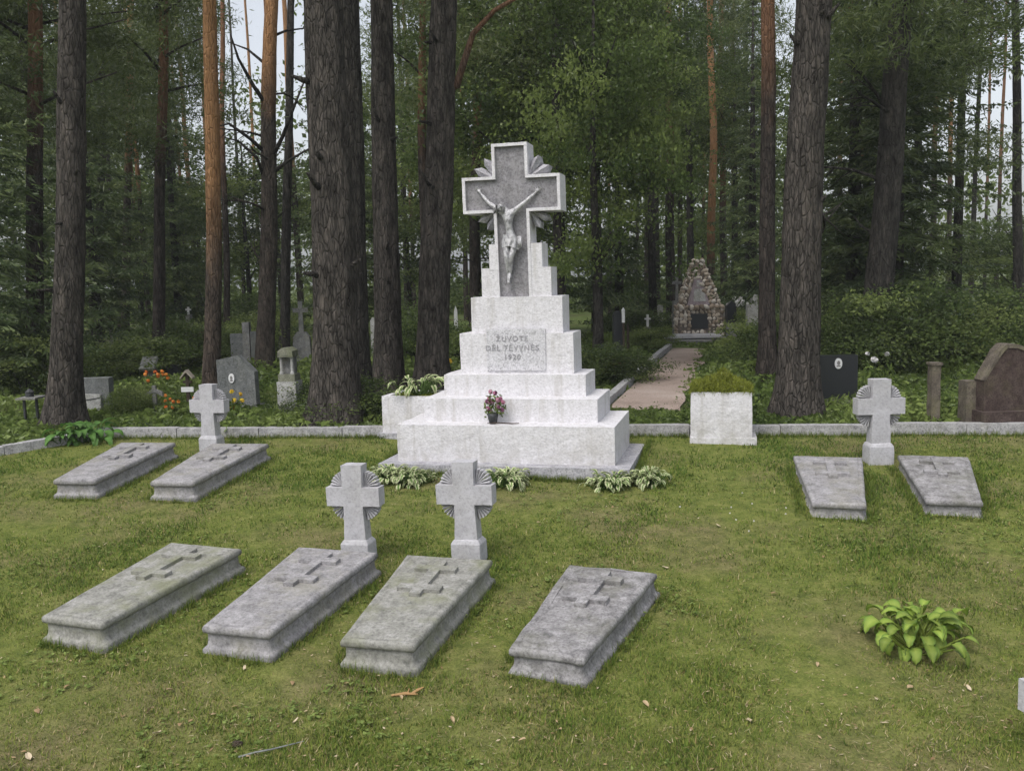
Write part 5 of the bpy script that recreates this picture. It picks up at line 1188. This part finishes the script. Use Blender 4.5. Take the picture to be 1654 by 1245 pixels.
# stepped three part stone
t, s = grave('stepped grey green monument of three upright slabs behind the granite headstone', 'headstone', 'headstone', 390, 0, 0.0, 19.0)
zt = lambda y, d: at_y(390, y, d).z - ZF
box_part('stele', t, -4 * s, 7 * s, 0, 0.16, -0.1, zt(521, 19), 'greystone', 0.01, 0.004); box_part('side_slab', t, -25 * s, -4.6 * s, 0.03, 0.14, -0.1, zt(539, 19), 'granite', 0.01); box_part('side_slab', t, 7.6 * s, 20 * s, 0.03, 0.14, -0.1, zt(536, 19), 'granite', 0.01)
# tall grey cross on pedestal
t, s = grave('tall grey stone cross on a tapering pedestal left of the massive pine', 'cross', 'grave_cross', 481, 0, 0.1, 19.5)
z = lambda y: at_y(481, y, 19.5).z - ZF
prism_part('pedestal', t, [(-16 * s, -0.1), (16 * s, -0.1), (13 * s, z(545)), (7 * s, z(537)), (-7 * s, z(537)), (-13 * s, z(545))], 0, 0.3, 'greystone', 0.01, 0.004)
prism_part('cross', t, [(-4 * s, z(540)), (4 * s, z(540)), (3.2 * s, z(505)), (12 * s, z(505)), (12 * s, z(498)), (3.2 * s, z(498)), (3.2 * s, z(487)), (-3.2 * s, z(487)), (-3.2 * s, z(498)), (-12 * s, z(498)), (-12 * s, z(505)), (-3.2 * s, z(505))], 0.1, 0.2, 'greystone', 0.006)
# chapel pedestal
t, s = grave('little chapel shaped gravestone with a columned niche on a pale pedestal', 'gravestone', 'chapel_gravestone', 465, 674, YAW * 0.5)
box_part('pedestal', t, -16 * s, 16 * s, 0, 0.26, -0.1, 58 * s, 'palestone', 0.01, 0.004); box_part('ledge', t, -14 * s, 14 * s, 0.02, 0.24, 58.3 * s, 70 * s, 'mossstone', 0.012, 0.006)
for dx in (-9, 9):
    bm = bmesh.new(); add_lathe(bm, [(3.4 * s, 70 * s), (3.4 * s, 73 * s), (2.5 * s, 74 * s), (2.4 * s, 94 * s), (3.2 * s, 96 * s), (3.2 * s, 98 * s)], 10, (dx * s, 0.06)); link('column', from_bm('column', bm), M['palestone'], t)
box_part('niche', t, -10 * s, 10 * s, 0.12, 0.22, 70 * s, 98 * s, 'greystone', 0.006); prism_part('roof', t, [(-13 * s, 98.3 * s), (13 * s, 98.3 * s), (12 * s, 108 * s), (5 * s, 113 * s), (-5 * s, 113 * s), (-12 * s, 108 * s)], 0.01, 0.24, 'mossstone', 0.008, 0.006)
# small far markers
def marker(label, x, dist, ytop, ybot, w, m, kind='slab', cat='headstone', name='headstone'):
    t, s = grave(label, cat, name, x, 0, random.uniform(-.2, .2), dist); a = at_y(x, ybot, dist).z - t.location.z; b = at_y(x, ytop, dist).z - t.location.z; hw = w / 2 * s
    if kind == 'slab':
        prism_part('stone', t, [(-hw, -0.1), (hw, -0.1), (hw, b * 0.93), (hw * 0.5, b), (-hw * 0.5, b), (-hw, b * 0.93)], 0, 0.14, m, 0.01)
        box_part('base', t, -hw * 1.25, hw * 1.25, -0.06, 0.2, -0.1, min(0.14, b * 0.25), 'greystone')
    elif kind == 'obelisk':
        prism_part('stone', t, [(-hw, 0.1), (hw, 0.1), (hw * 0.55, b * 0.9), (0, b), (-hw * 0.55, b * 0.9)], 0, hw * 1.6, m, 0.006); box_part('base', t, -hw * 1.5, hw * 1.5, -0.05, hw * 2.0, -0.1, 0.12, 'greystone')
    elif kind == 'cross':
        c = hw * 0.3; za = b - (b - a) * 0.35
        prism_part('cross', t, [(-c, -0.1), (c, -0.1), (c, za - c), (hw, za - c), (hw, za + c), (c, za + c), (c, b), (-c, b), (-c, za + c), (-hw, za + c), (-hw, za - c), (-c, za - c)], 0, 0.08, m, 0.005)
        box_part('base', t, -hw * 0.8, hw * 0.8, -0.06, 0.16, -0.1, max(0.1, a), 'greystone')
    return t
marker('tiny white cross far off between the left trunks', 300, 26, 496, 508, 8, 'whitepaint', 'cross', 'cross', 'grave_cross')
marker('pale upright marker far off right of the broad left pine', 172, 23, 512, 540, 6, 'palestone', 'obelisk')
marker('pinkish grey stele half hidden left of the straight brown pine', 601, 20, 513, 545, 13, 'palestone')
marker('white pointed obelisk just right of the leaning pine', 734, 22, 494, 530, 9, 'whitepaint', 'obelisk')
marker('small grey headstone far off between two brown pine trunks', 659, 27, 496, 509, 12, 'greystone')
marker('small brown headstone beyond the right hand shrubs', 1534, 21, 473, 501, 26, 'brown')
for a in (('small grey headstone low in the weeds between the far left pine trunks', 205, 21, 556, 590, 22, 'greystone'),
        ('little pale headstone behind the left shoulder of the fieldstone pyramid', 1066, 29, 492, 512, 9, 'palestone'), ('tiny white headstone seen past the great right pine, nearest its trunk', 1352, 30, 466, 484, 10, 'whitepaint'),
        ('tiny white headstone farther back in the gap beside the dark spreading pine', 1398, 31, 462, 482, 9, 'whitepaint'), ('small pinkish grey headstone among the shrubs near the right picture edge', 1602, 22, 492, 515, 14, 'brownedge'),
        ('small dark headstone beneath the reddish stone at left', 268, 17.5, 590, 618, 20, 'black'), ('narrow grey stele between the leaning pine and the monument', 722, 17.5, 590, 618, 7, 'greystone')): marker(*a)
for a in (('small grey stone cross among the weeds left of the slender orange pine', 322, 22, 532, 556, 12, 'greystone'), ('small dark iron cross behind the grey granite headstone', 410, 25, 505, 530, 11, 'iron'), ('little white cross low on the grass left of the fieldstone pyramid', 1046, 26, 508, 528, 9, 'whitepaint')): marker(*a, 'cross', 'cross', 'grave_cross')
marker('tall dark stele left of the path below the leafy tree', 997, 18, 503, 560, 15, 'black')
t = marker('low black headstone with red flowers in front, left of the path', 974, 16.5, 556, 583, 13, 'black')
rs = random.Random(8); t2 = thing('flower_bunch', 'bunch of red flowers at the low black headstone left of the path', 'flowers', t.location + Vector((0.20, -0.25, 0)))
fp = [(rs.gauss(0, 0.09), rs.gauss(0, 0.06), rs.uniform(0.10, 0.22)) for _ in range(12)]; flower_cluster(t2, 'blossoms', fp, 0.035, 'flower_red', 1); leaf_cluster(t2, 'leaves', fp, 160, 0.05, 0.07, 'weeds', 2)
t = marker('weathered brown wooden post right of the dark stele', 1013, 18.2, 521, 550, 6, 'wood', 'obelisk', 'post', 'wooden_post')
t, s = grave('thin white candle post beside the dark stele', 'post', 'candle_post', 1006, 0, 0, 17.8); a = at_y(1006, 521, 17.8).z - ZF; b = at_y(1006, 497, 17.8).z - ZF
box_part('post', t, -1.6 * s, 1.6 * s, -0.02, 0.02, -0.1, a, 'wood', 0.002); bm = bmesh.new(); add_lathe(bm, [(2.6 * s, a), (2.6 * s, b - 0.06), (3.2 * s, b - 0.05), (0.5 * s, b)], 10); link('lamp', from_bm('lamp', bm), M['enamel'], t)
# black headstone with portrait on the right
t, s = grave('black polished headstone with white oval portrait right of the great right pine', 'headstone', 'headstone', 1353, 655, 0.0)
z = lambda y: at_y(1353, y, t.location.y).z - t.location.z
box_part('stone', t, -32 * s, 32 * s, 0, 0.12, -0.05, z(574), 'black', 0.006); oval_part(t, 0, z(587), 0, 6 * s, 8.6 * s); box_part('base', t, -37 * s, 37 * s, -0.08, 0.2, -0.1, 0.08, 'greystone')
# brown headstone at right edge
t, s = grave('large brown granite headstone with a rough pale shoulder at the right picture edge', 'headstone', 'headstone', 1626, 683, 0.05)
z = lambda y: at_y(1626, y, t.location.y).z - t.location.z
st = prism_part('stone', t, [(-40 * s, -0.1), (48 * s, -0.1), (48 * s, z(585)), (30 * s, z(566)), (14 * s, z(560)), (-4 * s, z(559)), (-14 * s, z(568)), (-40 * s, z(611))], 0, 0.20, 'brown', 0.01)
prism_part('rough_edge', t, [(-41.5 * s, z(613)), (-38 * s, z(613)), (-12 * s, z(571)), (-3 * s, z(562)), (14 * s, z(563)), (30 * s, z(569)), (31 * s, z(563)), (14 * s, z(556.5)), (-5 * s, z(555.5)), (-16 * s, z(566))], -0.012, 0.19, 'brownedge', 0.006, 0.006)
box_part('base', t, -46 * s, 54 * s, -0.10, 0.28, -0.1, z(663), 'brown', 0.01)
t, s = grave('rough brownish stone block left of the large brown headstone', 'stone', 'stone_block', 1571, 681); z = lambda y: at_y(1571, y, t.location.y).z - t.location.z
box_part('block', t, -11 * s, 12 * s, 0, 0.2, -0.1, z(616), 'brownedge', 0.015, 0.012); box_part('foot', t, -14 * s, 15 * s, -0.04, 0.24, -0.1, 0.06, 'greystone', 0.01)
t, s = grave('thin weathered stone post left of the rough brownish block', 'post', 'stone_post', 1511, 678); z = lambda y: at_y(1511, y, t.location.y).z - t.location.z
box_part('post', t, -7 * s, 7 * s, 0, 0.12, -0.1, z(590), 'brownedge', 0.012, 0.01); box_part('cap', t, -9 * s, 9 * s, -0.015, 0.135, z(590) + 0.001, z(586), 'brownedge', 0.008, 0.004)
# flowers in the wood
def flower_patch(label, x, y, n, sp, m, seed, h=(0.1, 0.35), dist=None, rad=0.03):
    b = on_floor(x, y) if dist is None else at_y(x, 450, dist); t = thing('flower_bunch', label, 'flowers', (b.x, b.y, gz(b.x, b.y))); rs = random.Random(seed)
    fp = [(rs.gauss(0, sp), rs.gauss(0, sp * 0.6), rs.uniform(*h)) for _ in range(n)]; flower_cluster(t, 'blossoms', fp, rad, m, seed); leaf_cluster(t, 'leaves', [(a, b_, c * 0.6) for a, b_, c in fp], n * 14, 0.05, 0.08, 'weeds', seed); return t
flower_patch('yellow flowers at the foot of the grey granite headstone', 379, 672, 9, 0.06, 'flower_yellow', 1)
flower_patch('row of orange flowers left of the back left pale cross', 293, 676, 16, 0.16, 'flower_orange', 2, (0.15, 0.3), rad=0.024)
flower_patch('orange yellow lilies above the small grey metal cross', 254, 640, 10, 0.10, 'flower_orange', 3, (0.25, 0.42))
flower_patch('white flowers behind the top of the right pale cross', 1410, 640, 8, 0.10, 'flower_white', 4, (0.45, 0.62))
flower_patch('few white flowers left of the path kerb', 948, 612, 7, 0.16, 'flower_white', 5, (0.06, 0.2))
flower_patch('yellow bloom between the leaning pine and the monument', 728, 620, 4, 0.03, 'flower_yellow', 6, (0.34, 0.42))
flower_patch('pinkish flowers beside the pale stele near the fieldstone pyramid', 1196, 0, 12, 0.18, 'flower_white', 7, (0.9, 1.1), 24, 0.05)

b = on_lawn(1232, 822); t = thing('clover_blossoms', 'sprinkle of tiny white clover blossoms in the lawn left of the half sunken slabs', 'flowers', b); rs = random.Random(33)
flower_cluster(t, 'blossoms', [(rs.gauss(0, 0.28), rs.gauss(0, 0.5), 0.05 + B0 * 0) for _ in range(11)], 0.007, 'flower_white', 9)
# fieldstone pyramid monument
def pyramid():
    Y = 24.2; s = Y / PF; b = at_y(1131, 450, Y); t = thing('fieldstone_monument', 'fieldstone pyramid with a mauve plaque and dark niche at the end of the path', 'monument', (b.x, Y, ZF), YAW * 0.4)
    z = lambda y: at_y(1131, y, Y).z - ZF
    zb, zm, zt = z(531), z(496), z(421)
    def side(zz):
        return 37 * s if zz < zm else (33 - (33 - 7) * (zz - zm) / (zt - zm)) * s
    bm = bmesh.new(); add_box(bm, -36 * s, 36 * s, 0.04, 1.0, -0.1, zm)
    lo = [bm.verts.new(p) for p in ((-32 * s, 0.12, zm), (32 * s, 0.12, zm), (32 * s, 0.95, zm), (-32 * s, 0.95, zm))]; hi = [bm.verts.new(p) for p in ((-6 * s, 0.45, zt), (6 * s, 0.45, zt), (6 * s, 0.7, zt), (-6 * s, 0.7, zt))]
    bm.faces.new(hi); bm.faces.new(lo[::-1])
    for k in range(4): bm.faces.new((lo[k], lo[(k + 1) % 4], hi[(k + 1) % 4], hi[k]))
    link('core', from_bm('core', bm), M['mortar'], t)
    bm = bmesh.new(); tl = bm.faces.layers.float.new('tint'); rs = random.Random(21)
    def stone(c, r):
        q = bmesh.ops.create_icosphere(bm, subdivisions=2, radius=r, matrix=Matrix.Translation(c) @ Matrix.Rotation(rs.uniform(0, 3), 4, 'Y') @ Matrix.Diagonal((rs.uniform(0.9, 1.35), 0.8, rs.uniform(0.65, 0.95), 1))); tn = rs.random(); off = Vector((rs.uniform(0, 50),) * 3)
        for v in q['verts']: v.co += (v.co - Vector(c)) * 0.25 * mnoise.noise(v.co * 12 + off)
        for f in {f for v in q['verts'] for f in v.link_faces}: f[tl] = tn; f.smooth = True
    zz = 0.05
    while zz < zt + 0.02:
        w = side(zz); y0 = 0.06 if zz < zm else 0.10 + 0.36 * (zz - zm) / (zt - zm); x = -w
        while x <= w + 0.01:
            niche = zb * 0.9 < zz < z(507) and -16 * s < x < 13 * s
            ramp_ = zm < zz < z(447) and abs(x + 2 * s) < (20 * s) * (z(445) - zz) / (z(445) - zm)
            if not niche and not ramp_: stone((x + rs.uniform(-.02, .02), y0 + rs.uniform(-.02, .02), zz), rs.uniform(0.045, 0.070))
            x += 0.105
        for sx in (-1, 1):
            for yy in np.arange(y0 + 0.12, 0.95, 0.14): stone((sx * w, yy, zz), rs.uniform(0.05, 0.08))
        zz += 0.088
    for x in np.arange(-38 * s, 38 * s, 0.13): stone((x, 0.02, zm), rs.uniform(0.06, 0.08))
    me = bpy.data.meshes.new('fieldstones'); bm.to_mesh(me); bm.free(); link('fieldstones', me, M['cobble'], t)
    f = 0.36 / (zt - zm); bm = bmesh.new()
    pts = [(-20 * s, zm + 0.05), (16 * s, zm + 0.05), (1.5 * s, z(444)), (-5.5 * s, z(444))]
    a = [bm.verts.new((x, 0.085 + f * (zz - zm), zz)) for x, zz in pts]; c = [bm.verts.new((x, 0.16 + f * (zz - zm), zz)) for x, zz in pts]; bm.faces.new(a)
    for k in range(4): bm.faces.new((a[k], c[k], c[(k + 1) % 4], a[(k + 1) % 4]))
    pq = link('plaque', from_bm('plaque', bm), M['purplestone'], t)
    bm = bmesh.new(); P = lambda x, zz: (x, 0.072 + f * (zz - zm), zz)
    for q in ([(-10 * s, z(487)), (10 * s, z(487)), (7 * s, z(467)), (-8 * s, z(467))], [(-4 * s, z(463)), (1 * s, z(463)), (0.5 * s, z(453)), (-3.5 * s, z(453))]):
        a = [bm.verts.new(P(*v)) for v in q]; c = [bm.verts.new((v[0], P(*v)[1] + 0.02, v[1])) for v in q]; bm.faces.new(a)
        for k in range(4): bm.faces.new((a[k], c[k], c[(k + 1) % 4], a[(k + 1) % 4]))
    link('pale_panel', from_bm('pale_panel', bm), M['palestone'], pq)
    box_part('niche', t, -15 * s, 12 * s, 0.02, 0.05, zb, z(507), 'black', 0.004)
    # terrace: pale slabs on a low wall with a step
    zs = z(538); box_part('terrace', t, -56 * s, 36 * s, -0.75, 0.02, -0.1, zs - 0.075, 'greystone', 0.02, 0.008)
    box_part('terrace_slab', t, -61 * s, -19.5 * s, -0.85, 0.0, zs - 0.07, zs, 'crossgrey', 0.012); box_part('terrace_slab', t, -19 * s, 27 * s, -0.85, 0.0, zs - 0.07, zs - 0.006, 'crossgrey', 0.012)
    box_part('step', t, -41 * s, 10 * s, -1.25, -0.76, -0.1, 0.10, 'greystone', 0.015, 0.006); box_part('side_wall', t, 40 * s, 62 * s, -0.2, 0.3, -0.1, z(523), 'greystone', 0.02, 0.012)
pyramid()
t, s = grave('slim grey stone cross on a tall pedestal left of the fieldstone pyramid', 'cross', 'grave_cross', 1094, 0, 0.0, 24.6); z = lambda y: at_y(1094, y, 24.6).z - ZF
prism_part('pedestal', t, [(-7 * s, -0.1), (7 * s, -0.1), (6.5 * s, z(486)), (-6.5 * s, z(486))], 0, 0.2, 'greystone', 0.01); prism_part('cross', t, [(-2.2 * s, z(487)), (2.2 * s, z(487)), (2 * s, z(459)), (7.2 * s, z(459)), (7.2 * s, z(454.5)), (2 * s, z(454.5)), (2 * s, z(447)), (-2 * s, z(447)), (-2 * s, z(454.5)), (-7.2 * s, z(454.5)), (-7.2 * s, z(459)), (-2 * s, z(459))], 0.06, 0.13, 'greystone', 0.004)
t, s = grave('pale stele with a narrow cap right of the fieldstone pyramid', 'headstone', 'headstone', 1216, 0, 0.0, 22.5); z = lambda y: at_y(1216, y, 22.5).z - ZF
prism_part('stele', t, [(-9 * s, 0.05), (9 * s, 0.05), (8.5 * s, z(491)), (-8 * s, z(491))], 0, 0.18, 'palestone', 0.008); box_part('cap', t, -1 * s, 8 * s, 0.02, 0.16, z(491) + 0.002, z(476), 'palestone', 0.008); box_part('base', t, -12 * s, 12 * s, -0.08, 0.26, -0.1, 0.1, 'greystone')
t, s = grave('black headstone beside the right flank of the fieldstone pyramid', 'headstone', 'headstone', 1182, 0, 0.2, 24.0); z = lambda y: at_y(1182, y, 24.0).z - ZF
prism_part('stone', t, [(-8 * s, -0.1), (8 * s, -0.1), (8 * s, z(492)), (0, z(486)), (-8 * s, z(494))], 0, 0.12, 'black', 0.006); box_part('base', t, -10 * s, 10 * s, -0.06, 0.18, -0.1, 0.1, 'greystone')

# ------------------------------------------------------------------ thin volume added to lift the dark tones under the trees
bm = bmesh.new(); add_box(bm, -620, 620, -320, 720, -3.0, 27.0)
hz_ = link('added_haze', from_bm('added_haze', bm)); hz_['kind'] = 'stuff'; hz_['label'] = 'thin mist added to lift the dark tones under the trees'
mh = bpy.data.materials.new('added_haze'); mh.use_nodes = True; th = mh.node_tree; th.nodes.clear()
pv = th.nodes.new('ShaderNodeVolumePrincipled'); pv.inputs['Color'].default_value = (0.86, 0.9, 0.92, 1); pv.inputs['Density'].default_value = 0.0010
oh = th.nodes.new('ShaderNodeOutputMaterial'); th.links.new(pv.outputs[0], oh.inputs['Volume']); hz_.data.materials.append(mh)
